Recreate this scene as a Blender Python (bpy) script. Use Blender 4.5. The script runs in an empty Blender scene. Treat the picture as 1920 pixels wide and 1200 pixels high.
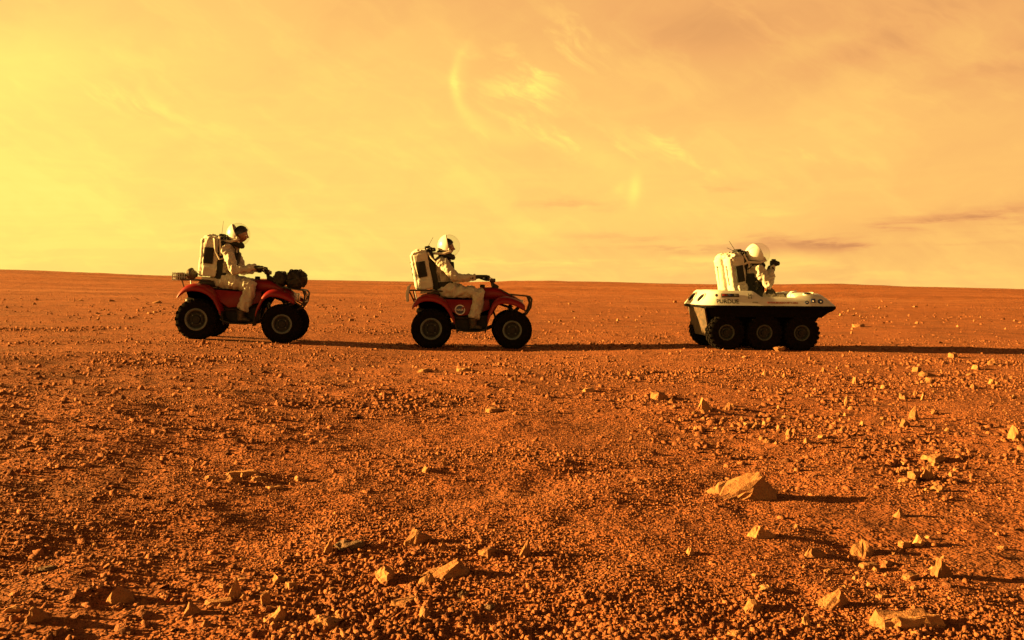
import bpy, bmesh, math, random
import numpy as np
from mathutils import Vector, Matrix
R_ = math.radians
SC = bpy.context.scene
COL = SC.collection

# ------------------------------------------------------------------ camera
F = 1844.0                       # focal length in pixels of a 1920 px wide picture
CAM_H, PITCH, ROLL = 0.93, 2.17, 0.90
cam = bpy.data.cameras.new('camera'); cam.sensor_width = 36.0; cam.lens = 36.0 * F / 1920.0
cam.clip_start = 0.05; cam.clip_end = 5000
camo = bpy.data.objects.new('camera', cam); COL.objects.link(camo)
p, r = R_(PITCH), R_(ROLL)
fwd = Vector((0, math.cos(p), -math.sin(p))); up0 = Vector((0, math.sin(p), math.cos(p))); rt0 = Vector((1, 0, 0))
RT = rt0 * math.cos(r) + up0 * math.sin(r)
UP = up0 * math.cos(r) - rt0 * math.sin(r)
camo.matrix_world = Matrix(((RT.x, UP.x, -fwd.x, 0), (RT.y, UP.y, -fwd.y, 0), (RT.z, UP.z, -fwd.z, CAM_H), (0, 0, 0, 1)))
SC.camera = camo
def ray(px, py): return (fwd + RT * ((px - 960) / F) + UP * ((600 - py) / F)).normalized()

# ------------------------------------------------------------------ light and exposure
SUN_EL, SUN_AZ = 12.0, -88.5      # degrees; azimuth from +Y, negative to the left
EXPOSURE = 2.55
sun = bpy.data.lights.new('sun', 'SUN'); sun.energy = 5.0; sun.angle = R_(0.5); sun.color = (1.0, 0.555, 0.135)
suno = bpy.data.objects.new('sun', sun); COL.objects.link(suno)
to_sun = Vector((math.sin(R_(SUN_AZ)) * math.cos(R_(SUN_EL)), math.cos(R_(SUN_AZ)) * math.cos(R_(SUN_EL)), math.sin(R_(SUN_EL))))
suno.rotation_euler = to_sun.to_track_quat('Z', 'Y').to_euler()
suno.location = (-30, 5, 12)
cy = SC.cycles; cy.max_bounces = 4; cy.diffuse_bounces = 2; cy.glossy_bounces = 2; cy.transparent_max_bounces = 8; cy.caustics_reflective = False; cy.caustics_refractive = False
vs = SC.view_settings
vs.view_transform = 'Standard'; vs.look = 'None'; vs.gamma = 1.0; vs.use_curve_mapping = False; vs.exposure = EXPOSURE

# ------------------------------------------------------------------ sky
class NT:
    """small helper to wire shader nodes"""
    def __init__(s, tree): s.t = tree; s.n = tree.nodes; s.l = tree.links
    def put(s, sock, v):
        if isinstance(v, bpy.types.NodeSocket): s.l.new(v, sock)
        else: sock.default_value = v
    def m(s, op, a, b=0.0, c=None, clamp=False):
        n = s.n.new('ShaderNodeMath'); n.operation = op; n.use_clamp = clamp
        s.put(n.inputs[0], a); s.put(n.inputs[1], b)
        if c is not None: s.put(n.inputs[2], c)
        return n.outputs[0]
    def comb(s, x, y, z):
        n = s.n.new('ShaderNodeCombineXYZ'); s.put(n.inputs[0], x); s.put(n.inputs[1], y); s.put(n.inputs[2], z); return n.outputs[0]
    def sep(s, v):
        n = s.n.new('ShaderNodeSeparateXYZ'); s.put(n.inputs[0], v); return n.outputs
    def vm(s, op, a, b):
        n = s.n.new('ShaderNodeVectorMath'); n.operation = op; s.put(n.inputs[0], a)
        if op == 'SCALE': s.put(n.inputs['Scale'], b)
        else: s.put(n.inputs[1], b)
        return n.outputs[0]
    def noise(s, vec, scale, detail=4, rough=.55, dist=0.0, color=False):
        n = s.n.new('ShaderNodeTexNoise'); n.noise_dimensions = '3D'
        s.put(n.inputs['Vector'], vec); n.inputs['Scale'].default_value = scale; n.inputs['Detail'].default_value = detail
        n.inputs['Roughness'].default_value = rough; n.inputs['Distortion'].default_value = dist
        return n.outputs['Color' if color else 'Fac']
    def vor(s, vec, scale, feature='F1', out='Distance', rand=1.0):
        n = s.n.new('ShaderNodeTexVoronoi'); n.feature = feature
        s.put(n.inputs['Vector'], vec); n.inputs['Scale'].default_value = scale; n.inputs['Randomness'].default_value = rand
        return n.outputs[out]
    def ramp(s, fac, stops, interp='LINEAR'):
        n = s.n.new('ShaderNodeValToRGB'); n.color_ramp.interpolation = interp; e = n.color_ramp.elements
        while len(e) < len(stops): e.new(.5)
        for k, (pos, c) in enumerate(stops):
            e[k].position = pos; e[k].color = (*c, 1) if len(c) == 3 else c
        s.put(n.inputs[0], fac); return n.outputs[0]
    def mix(s, fac, a, b, mode='MIX'):
        n = s.n.new('ShaderNodeMix'); n.data_type = 'RGBA'; n.blend_type = mode; n.clamp_result = False
        s.put(n.inputs[0], fac)
        for sock, v in ((n.inputs[6], a), (n.inputs[7], b)):
            s.put(sock, (*v, 1) if isinstance(v, tuple) and len(v) == 3 else v)
        return n.outputs[2]

world = bpy.data.worlds.new('World'); SC.world = world; world.use_nodes = True
W = NT(world.node_tree)
tc = W.n.new('ShaderNodeTexCoord').outputs['Generated']
dx, dy, dz = W.sep(tc)
az = W.m('ARCTAN2', dx, dy); el = W.m('ARCSINE', W.m('MAXIMUM', W.m('MINIMUM', dz, 1.0), -1.0))
elp = W.m('MAXIMUM', el, 0.0)
# low sun to the left: bright hazy horizon that falls off upwards and away from the sun
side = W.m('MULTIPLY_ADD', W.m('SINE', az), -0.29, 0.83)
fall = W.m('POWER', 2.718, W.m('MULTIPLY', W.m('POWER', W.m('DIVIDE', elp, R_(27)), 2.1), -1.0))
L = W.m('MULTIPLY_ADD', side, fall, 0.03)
def azel(px, py):
    d = ray(px, py); return math.atan2(d.x, d.y), math.asin(d.z)
warp = W.noise(W.comb(W.m('MULTIPLY', az, 6.0), W.m('MULTIPLY', el, 9.0), 3.0), 1.0, 3, .6, color=True)
wv = W.vm('SCALE', W.vm('SUBTRACT', warp, (0.5, 0.5, 0.5)), 0.9)
def cloudtex(sa, se, rot, detail=6, seed=0.0, wamp=1.0):
    c, s_ = math.cos(rot), math.sin(rot)
    u = W.m('ADD', W.m('MULTIPLY', az, c), W.m('MULTIPLY', el, s_)); v = W.m('SUBTRACT', W.m('MULTIPLY', el, c), W.m('MULTIPLY', az, s_))
    vec = W.vm('ADD', W.comb(W.m('MULTIPLY', u, sa), W.m('MULTIPLY', v, se), seed), W.vm('SCALE', wv, wamp))
    return W.noise(vec, 1.0, detail + 1, .63)
t_wisp = cloudtex(7, 26, R_(-28), 6, 1.0, 1.6)      # drawn-out cirrus
t_band = cloudtex(6, 62, R_(2), 6, 7.0, 1.5)         # flat streaks low over the horizon
t_soft = cloudtex(3, 8, R_(14), 4, 11.0, 1.0)        # broad soft veils
def soft(t, lo, hi):
    n = W.n.new('ShaderNodeMapRange'); n.interpolation_type = 'SMOOTHSTEP'; W.put(n.inputs[0], t)
    n.inputs[1].default_value = lo; n.inputs[2].default_value = hi; return n.outputs[0]
def mask(px, py, wpx, hpx, rot=0.0):
    a0, e0 = azel(px, py); c, s_ = math.cos(R_(rot)), math.sin(R_(rot))
    da = W.m('SUBTRACT', az, a0); de = W.m('SUBTRACT', el, e0)
    u = W.m('ADD', W.m('MULTIPLY', da, c), W.m('MULTIPLY', de, s_)); v = W.m('SUBTRACT', W.m('MULTIPLY', de, c), W.m('MULTIPLY', da, s_))
    q = W.m('ADD', W.m('POWER', W.m('ABSOLUTE', W.m('DIVIDE', u, wpx / F)), 2.0), W.m('POWER', W.m('ABSOLUTE', W.m('DIVIDE', v, hpx / F)), 2.0))
    return W.m('POWER', 2.718, W.m('MULTIPLY', q, -1.0))
wisp = soft(t_wisp, .46, .70); band = soft(t_band, .45, .63); veil = soft(t_soft, .35, .68)
dL = W.m('MULTIPLY', W.m('SUBTRACT', veil, .5), .10)
for (px, py, w_, h_, rot, amp, tex) in (
        (985, 150, 60, 60, 20, 0.216, 'w'), (1060, 90, 60, 50, 30, 0.135, 'w'),
        (1090, 268, 95, 20, -14, 0.257, 'w'), (1110, 290, 60, 22, -20, 0.092, None), (1230, 245, 60, 14, -38, 0.216, 'w'), (1290, 300, 60, 12, -28, 0.189, 'w'),
        (1190, 355, 11, 26, -6, 0.253, None), (1163, 352, 12, 8, 40, 0.115, None), (1500, 285, 80, 12, -14, 0.121, 'w'),
        (1545, 85, 110, 22, 14, .17, 'v'), (1860, 40, 70, 50, 0, .13, 'v'), (30, 120, 160, 70, 15, 0.149, None), (180, 180, 110, 22, -10, 0.149, 'w'), (20, 330, 190, 110, 12, .06, None), (1000, 165, 40, 30, 25, .10, 'w'),
        (1300, 60, 190, 50, 4, -.13, 'v2'), (1640, 75, 200, 40, 14, -.12, 'v2'), (1880, 120, 140, 60, 10, -.11, 'v2'),
        (1370, 348, 85, 15, 8, -0.066, 'b'), (1840, 415, 160, 22, 6, -0.082, 'b'), (1700, 425, 100, 10, 3, -0.054, 'b'), (1490, 450, 130, 13, -5, -0.070, 'b'),
        (1250, 462, 200, 16, 1, -0.066, 'b'), (1080, 380, 110, 14, -3, -0.043, 'b'), (1860, 465, 140, 16, 0, -0.049, 'b'), (1550, 495, 260, 14, 1, 0.043, 'b'), (690, 478, 60, 7, 0, -0.050, 'b'),
        (1450, 400, 60, 14, -18, 0.054, 'b'), (1650, 455, 260, 9, 2, -0.054, 'b'), (1150, 490, 220, 8, 1, 0.049, 'b'), (1180, 440, 140, 7, 2, -0.043, 'b'), (1820, 400, 130, 12, 9, -0.045, None), (1400, 345, 70, 9, 9, -0.035, None), (1560, 455, 120, 8, -3, -0.030, None),
        (1280, 462, 330, 26, 0, -.075, 'b'), (1780, 425, 250, 34, 5, -.075, 'b'), (1850, 470, 200, 18, 1, -.06, 'b'), (1340, 352, 120, 16, 6, -.07, 'b'), (1040, 385, 130, 14, -4, -.05, 'b'), (1200, 490, 330, 12, 1, .06, 'b'), (1650, 450, 260, 12, 2, .05, 'b'), (1480, 455, 140, 15, -5, -.05, None), (1830, 412, 150, 22, 6, -.06, None), (1100, 470, 240, 12, 0, -.045, None)):
    mk = mask(px, py, w_, h_, rot)
    t = {None: None, 'w': W.m('MULTIPLY_ADD', wisp, 2.2, .05), 'v': W.m('MULTIPLY_ADD', veil, .7, .6), 'v2': W.m('MULTIPLY_ADD', wisp, -.5, 1.1), 'b': W.m('MULTIPLY_ADD', band, 2.1, .15)}[tex]
    if t is not None: mk = W.m('MULTIPLY', mk, t)
    dL = W.m('MULTIPLY_ADD', mk, amp, dL)
a0, e0 = azel(952, 152); ra = W.m('MULTIPLY', W.m('POWER', W.m('ADD', W.m('POWER', W.m('SUBTRACT', az, a0), 2.0), W.m('POWER', W.m('SUBTRACT', el, e0), 2.0)), .5), F)
for (rad0, wd, pm, amp) in ((100, 8, (852, 150, 34, 50, 0), .32), (98, 13, (885, 205, 60, 40, -35), .20), (104, 22, (950, 250, 80, 30, -20), .13), (88, 18, (858, 120, 26, 30, 0), .13)):   # hooked mare's tail
    rg_ = W.m('POWER', 2.718, W.m('MULTIPLY', W.m('POWER', W.m('DIVIDE', W.m('ABSOLUTE', W.m('SUBTRACT', ra, rad0)), wd), 2.0), -1.0))
    dL = W.m('MULTIPLY_ADD', W.m('MULTIPLY', W.m('MULTIPLY', rg_, mask(*pm)), W.m('MULTIPLY_ADD', wisp, .8, .6)), amp, dL)
# thin cloud everywhere else in the sky too, so that it goes on outside the frame
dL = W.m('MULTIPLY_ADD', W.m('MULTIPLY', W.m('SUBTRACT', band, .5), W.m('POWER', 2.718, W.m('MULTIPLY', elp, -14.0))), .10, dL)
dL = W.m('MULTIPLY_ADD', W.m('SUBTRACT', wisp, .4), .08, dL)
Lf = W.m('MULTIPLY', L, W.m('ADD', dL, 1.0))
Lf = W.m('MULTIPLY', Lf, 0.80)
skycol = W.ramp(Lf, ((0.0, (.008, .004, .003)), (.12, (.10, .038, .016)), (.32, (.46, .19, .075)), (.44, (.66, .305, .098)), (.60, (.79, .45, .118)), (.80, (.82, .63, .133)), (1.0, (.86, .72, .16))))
nis = W.n.new('ShaderNodeTexSky'); nis.sky_type = 'NISHITA'; nis.sun_disc = False
nis.sun_elevation = R_(SUN_EL); nis.sun_rotation = R_(SUN_AZ); nis.dust_density = 4.0
world.cycles.sampling_method = 'MANUAL'; world.cycles.sample_map_resolution = 256
bg = W.n['Background']; bg.inputs[1].default_value = 0.1
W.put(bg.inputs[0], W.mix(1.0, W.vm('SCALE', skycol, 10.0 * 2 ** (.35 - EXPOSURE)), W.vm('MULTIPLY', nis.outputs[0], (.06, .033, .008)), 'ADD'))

# ------------------------------------------------------------------ numeric helpers
def _hash(ix, iy, iz, seed):
    h = (ix.astype(np.int64) * 374761393 + iy.astype(np.int64) * 668265263 + iz.astype(np.int64) * 2147483647 + seed * 974634777) & 0xffffffff
    h = ((h ^ (h >> 13)) * 1274126177) & 0xffffffff
    h = ((h ^ (h >> 16)) * 2246822519) & 0xffffffff
    return ((h ^ (h >> 15)) & 0xffff).astype(np.float64) / 65535.0
def vnoise(x, y, z=None, seed=0):
    x = np.asarray(x, float); y = np.asarray(y, float); z = np.zeros_like(x) if z is None else np.asarray(z, float)
    ix, iy, iz = np.floor(x), np.floor(y), np.floor(z); fx, fy, fz = x - ix, y - iy, z - iz
    q = lambda t: t * t * t * (t * (t * 6 - 15) + 10)
    ux, uy, uz = q(fx), q(fy), q(fz); out = 0
    for a in (0, 1):
        for b in (0, 1):
            for c in ((0, 1) if np.any(fz) else (0,)):
                w = (ux if a else 1 - ux) * (uy if b else 1 - uy) * ((uz if c else 1 - uz) if np.any(fz) else 1)
                out = out + w * _hash(ix + a, iy + b, iz + c, seed)
    return out * 2 - 1
def fbm(x, y, z=None, seed=0, oct=4, gain=.5):
    s, a = 0, 1.0; x = np.asarray(x, float); y = np.asarray(y, float)
    for k in range(oct):
        s = s + a * vnoise(x, y, z, seed + k); a *= gain; x = x * 2.03 + 17.1; y = y * 2.03 - 9.7
        if z is not None: z = np.asarray(z, float) * 2.03 + 5.3
    return s
def sstep(a, b, x):
    t = np.clip((np.asarray(x, float) - a) / (b - a), 0, 1); return t * t * (3 - 2 * t)

# skyline of the far rise: (picture x, pixels above eye level)
SKY_X = np.array([-900, -400, 0, 180, 330, 480, 620, 760, 880, 1020, 1200, 1330, 1430, 1560, 1700, 1920, 2300, 2900])
SKY_P = np.array([9, 10, 8.5, 5.5, 2.5, .5, -2.5, -3, -.5, 4.5, 3.0, 2.5, 4, 6.5, 4.5, 2.5, 3, 5])
R_RIDGE = 260.0
def terrain(x, y):
    x = np.asarray(x, float); y = np.asarray(y, float); rr = np.hypot(x, y); a = np.arctan2(x, y)
    z = .032 * fbm(x * .45, y * .45, seed=3, oct=3) * sstep(.5, 2, rr)
    z = z + .012 * fbm(x * 2.3, y * 2.3, seed=11, oct=3) * (1 - sstep(9, 16, rr))
    z = z + .005 * fbm(x * 8, y * 8, seed=21, oct=2) * (1 - sstep(7, 12, rr))
    # shallow old wheel ruts that curve away on the left
    for (x0, y0, kx, wd, dp) in ((-1.2, 5.2, .55, .22, .022), (-2.6, 6.6, .35, .25, .025), (-.2, 4.2, .75, .2, .018)):
        d = (y - y0) - kx * (x - x0) - .12 * np.sin(x * 1.7)
        z = z - dp * np.exp(-(d / wd) ** 2) * np.exp(-((x - x0) / 2.2) ** 2) * (.6 + .4 * vnoise(x * 3, y * 3, seed=5))
    z = z + .20 * (1 - sstep(-6, 0, x)) * sstep(1.5, 4, y) * (1 - sstep(8, 12.5, y))
    # beaten track where the convoy drives
    track = np.exp(-((y - 14.6) / 1.3) ** 2); z = z * (1 - .75 * track)
    z = z + np.interp(x, [-9, -4.7, -3.2, -1.5, .3, 2.8, 4.6, 9], [.05, .038, -.008, -.066, -.070, .010, .012, .02]) * np.exp(-((y - 14.6) / 4.0) ** 2)
    # long low swells, then the rise that makes the skyline
    z = z + sstep(20, 60, rr) * (.13 * fbm(x * .035, y * .09, seed=31, oct=3) + .34 * sstep(45, 110, rr) * fbm(x * .012, y * .045, seed=41, oct=3))
    px = 960 + F * np.tan(np.clip(a, -1.15, 1.15)); tgt = CAM_H + np.interp(px, SKY_X, SKY_P) / F * R_RIDGE
    prof = sstep(70, R_RIDGE, rr) - .55 * sstep(R_RIDGE, 620, rr)
    z = z * (1 - .85 * sstep(140, 240, rr)) + tgt * prof
    z = z + 0.10 * fbm(a * 34, rr * .02, seed=51, oct=3) * sstep(150, 250, rr)
    return z
def H(x, y): return float(terrain(np.array([x]), np.array([y]))[0])
def ground(px, py):
    """points of the terrain seen at picture points (arrays)"""
    px, py = np.asarray(px, float), np.asarray(py, float)
    d = np.array(fwd)[None] + np.array(RT)[None] * ((px - 960) / F)[:, None] + np.array(UP)[None] * ((600 - py) / F)[:, None]
    dz_ = np.minimum(d[:, 2], -1e-4); t = np.minimum(-CAM_H / dz_, 250)
    for _ in range(12): z = terrain(d[:, 0] * t, d[:, 1] * t); t = np.clip((z - CAM_H) / dz_, 1, 250)
    return np.stack([d[:, 0] * t, d[:, 1] * t, z], 1)

# ------------------------------------------------------------------ materials
MATS = {}
def mat(name, col, rough=.6, metal=0.0, var=.18, vscale=9.0, bump=.0, bscale=60.0, dust=0.0, spec=.5, coat=0.0):
    m = bpy.data.materials.new(name); m.use_nodes = True; N = NT(m.node_tree); b = N.n['Principled BSDF']
    oc = N.n.new('ShaderNodeTexCoord').outputs['Object']
    n1 = N.noise(oc, vscale, 5, .6); c0 = tuple(max(0, c * (1 - var)) for c in col); c1 = tuple(min(1, c * (1 + var)) for c in col)
    c = N.ramp(n1, ((.3, c0), (.7, c1)))
    rg = N.m('MULTIPLY_ADD', N.noise(oc, vscale * 2.3, 4, .6), .3, rough - .15, clamp=True)
    if dust > 0:
        d = N.ramp(N.noise(oc, vscale * 1.7 + 2, 6, .7), ((.42, (0, 0, 0)), (.72, (1, 1, 1))))
        d = N.m('MULTIPLY', d, dust); c = N.mix(d, c, (.34, .17, .075)); rg = N.m('ADD', rg, N.m('MULTIPLY', d, .3), clamp=True)
    N.put(b.inputs['Base Color'], c); N.put(b.inputs['Roughness'], rg); b.inputs['Metallic'].default_value = metal
    b.inputs['Specular IOR Level'].default_value = spec
    if coat: b.inputs['Coat Weight'].default_value = coat; b.inputs['Coat Roughness'].default_value = .15
    if bump > 0:
        bp = N.n.new('ShaderNodeBump'); bp.inputs['Strength'].default_value = bump; bp.inputs['Distance'].default_value = .01
        N.put(bp.inputs['Height'], N.noise(oc, bscale, 5, .65)); N.put(b.inputs['Normal'], bp.outputs[0])
    MATS[name] = m; return m
mat('red_plastic', (.17, .0025, .003), .42, var=.12, dust=.04, spec=.3)
mat('black_plastic', (.007, .008, .008), .6, var=.3, dust=.04, spec=.3)
mat('rubber', (.003, .003, .003), .95, var=.3, vscale=20, bump=.3, bscale=90, dust=.03, spec=.06)
mat('rim_dark', (.045, .058, .058), .6, var=.2, dust=.06, spec=.3)
mat('rim_dish', (.016, .020, .020), .6, var=.2, dust=.06, spec=.2)
mat('rim_steel', (.085, .108, .108), .55, metal=.1, var=.2, dust=.08)
mat('dark_metal', (.02, .02, .02), .45, metal=.4, var=.3, dust=.15)
mat('bright_metal', (.5, .5, .48), .35, metal=.8, var=.2, dust=.2)
mat('seat_vinyl', (.014, .014, .014), .5, var=.2, bump=.2, bscale=140, dust=.12)
mat('suit_cloth', (.42, .40, .34), .85, var=.12, vscale=5, bump=.6, bscale=28, dust=.25, spec=.2)
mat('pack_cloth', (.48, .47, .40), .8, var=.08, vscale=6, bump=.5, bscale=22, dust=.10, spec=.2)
mat('pack_dark_cloth', (.02, .022, .018), .8, var=.25, bump=.4, bscale=50, spec=.2)  # near-black cloth of harness, belt, straps and pack panels
mat('glove_cloth', (.022, .026, .018), .8, var=.3, bump=.4, bscale=70, dust=.15, spec=.25)
mat('boot_leather', (.02, .018, .016), .6, var=.3, dust=.3)
mat('helmet_white', (.62, .61, .55), .3, var=.05, dust=.06, coat=.2)
mat('skin', (.26, .12, .07), .5, var=.1)
mat('hair', (.010, .008, .007), .6, var=.3, bump=.6, bscale=160)
mat('eye_white', (.7, .68, .62), .3, var=.03)
mat('hose', (.50, .45, .36), .55, var=.1, dust=.15)
mat('hull_white', (.56, .56, .51), .38, var=.06, vscale=3, dust=.13, coat=.2)
mat('hull_black', (.003, .003, .003), .8, var=.3, dust=.01, spec=.05)
mat('rear_panel_grey', (.05, .042, .035), .7, var=.3, dust=.3, spec=.2)
mat('bag_nylon', (.012, .014, .010), .75, var=.35, bump=.6, bscale=40, dust=.12)
mat('drab_cloth', (.06, .05, .03), .8, var=.35, bump=.5, bscale=40, dust=.2)
mat('decal_navy', (.02, .03, .09), .5, var=.1)
mat('decal_black', (.02, .018, .018), .5, var=.1)
mat('decal_red', (.22, .02, .015), .5, var=.1)
mat('decal_white', (.62, .58, .52), .5, var=.05)
mat('decal_grey', (.10, .095, .08), .6, var=.1)
mat('lamp_glass', (.6, .58, .5), .15, var=.05, coat=.6)
mat('tail_red', (.35, .02, .01), .2, var=.05, coat=.6)
# thin clear dome: transparent with a Fresnel sheen
m = bpy.data.materials.new('clear_dome'); m.use_nodes = True; N = NT(m.node_tree); N.n.remove(N.n['Principled BSDF'])
tr = N.n.new('ShaderNodeBsdfTransparent'); tr.inputs[0].default_value = (.94, .94, .92, 1)
gl = N.n.new('ShaderNodeBsdfGlossy'); gl.inputs['Roughness'].default_value = .06
fr = N.n.new('ShaderNodeLayerWeight'); fr.inputs['Blend'].default_value = .5
mx = N.n.new('ShaderNodeMixShader'); N.put(mx.inputs[0], N.m('MULTIPLY_ADD', N.m('POWER', fr.outputs['Facing'], 5.0), .45, .03)); N.l.new(tr.outputs[0], mx.inputs[1]); N.l.new(gl.outputs[0], mx.inputs[2])
N.l.new(mx.outputs[0], N.n['Material Output'].inputs[0]); MATS['clear_dome'] = m

def stone_mat(name, a, b, c, use_tint=False):
    m = bpy.data.materials.new(name); m.use_nodes = True; N = NT(m.node_tree); bs = N.n['Principled BSDF']
    geo = N.n.new('ShaderNodeNewGeometry'); pos = geo.outputs['Position']
    n1 = N.noise(pos, 11, 6, .7); col = N.ramp(n1, ((.25, a), (.5, b), (.75, c)))
    if use_tint:
        at = N.n.new('ShaderNodeAttribute'); at.attribute_name = 'tint'
        col = N.mix(1.0, col, N.ramp(at.outputs['Fac'], ((0, (.5, .5, .5)), (.5, (.85, .84, .83)), (.93, (1.05, 1.05, 1.03)), (1, (1.4, 1.5, 1.55)))), 'MULTIPLY')
    else:
        oi = N.n.new('ShaderNodeObjectInfo')
        col = N.mix(1.0, col, N.ramp(oi.outputs['Random'], ((0, (.72, .70, .68)), (.6, (1.05, 1.05, 1.05)), (1, (1.35, 1.4, 1.4)))), 'MULTIPLY')
    N.put(bs.inputs['Base Color'], col); bs.inputs['Roughness'].default_value = .9; bs.inputs['Specular IOR Level'].default_value = .2
    bp = N.n.new('ShaderNodeBump'); bp.inputs['Strength'].default_value = .8; bp.inputs['Distance'].default_value = .014
    N.put(bp.inputs['Height'], N.m('ADD', N.noise(pos, 45, 4, .75), N.m('MULTIPLY', N.m('MINIMUM', N.vor(pos, 16, 'DISTANCE_TO_EDGE'), .06), 1.8)) if not use_tint else N.noise(pos, 70, 3, .7)); N.put(bs.inputs['Normal'], bp.outputs[0])
    MATS[name] = m; return m
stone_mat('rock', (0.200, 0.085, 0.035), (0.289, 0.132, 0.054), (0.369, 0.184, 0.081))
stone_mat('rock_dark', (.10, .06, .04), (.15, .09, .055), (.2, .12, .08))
stone_mat('gravel', (0.190, 0.066, 0.028), (0.275, 0.100, 0.041), (0.337, 0.135, 0.061), True)

# ground
m = bpy.data.materials.new('regolith'); m.use_nodes = True; N = NT(m.node_tree); bs = N.n['Principled BSDF']
pos = N.n.new('ShaderNodeNewGeometry').outputs['Position']
big = N.noise(pos, .35, 5, .6); mid = N.noise(pos, 2.2, 6, .65); fine = N.noise(pos, 38, 4, .75); cell = N.vor(pos, 75)
col = N.ramp(mid, ((.28, (0.196, 0.062, 0.024)), (.5, (0.275, 0.091, 0.035)), (.74, (0.340, 0.122, 0.051))))
col = N.mix(N.m('MULTIPLY', N.ramp(big, ((.4, (0, 0, 0)), (.65, (1, 1, 1)))), .35), col, (0.211, 0.068, 0.027))
stre = N.noise(N.vm('MULTIPLY', pos, (.02, .11, 1.0)), 1.0, 5, .6)
px_, py_, pz_ = N.sep(pos)
dist = N.m('POWER', N.m('ADD', N.m('POWER', px_, 2.0), N.m('POWER', py_, 2.0)), .5)
farf = N.n.new('ShaderNodeMapRange'); N.put(farf.inputs[0], dist); farf.inputs[1].default_value = 18; farf.inputs[2].default_value = 60
col = N.mix(N.m('MULTIPLY', farf.outputs[0], .8), col, N.ramp(stre, ((.32, (0.172, 0.055, 0.020)), (.5, (0.280, 0.093, 0.034)), (.66, (0.368, 0.140, 0.059)))))
soil = N.noise(pos, .9, 7, .72); soilf = N.ramp(soil, ((.47, (0, 0, 0)), (.62, (1, 1, 1))))
col = N.mix(N.m('MULTIPLY', soilf, .55), col, (.135, .052, .020))
col = N.mix(1.0, col, N.ramp(fine, ((.25, (.55, .53, .5)), (.5, (1, 1, 1)), (.75, (1.35, 1.38, 1.4)))), 'MULTIPLY')
N.put(bs.inputs['Base Color'], col); bs.inputs['Roughness'].default_value = .95; bs.inputs['Specular IOR Level'].default_value = .1
h = N.m('ADD', N.m('MULTIPLY', N.m('SUBTRACT', .6, cell), .9), N.m('MULTIPLY', fine, 1.1))
h = N.m('ADD', h, N.m('MULTIPLY', N.m('SUBTRACT', .7, N.vor(pos, 24)), 1.6))
b1 = N.n.new('ShaderNodeBump'); b1.inputs['Strength'].default_value = .85; b1.inputs['Distance'].default_value = .016; N.put(b1.inputs['Height'], h)
b2 = N.n.new('ShaderNodeBump'); b2.inputs['Strength'].default_value = .7; b2.inputs['Distance'].default_value = .12
N.put(b2.inputs['Height'], N.noise(pos, 2.6, 5, .7)); N.l.new(b1.outputs[0], b2.inputs['Normal'])
N.put(bs.inputs['Normal'], b2.outputs[0])
MATS['regolith'] = m

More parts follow.
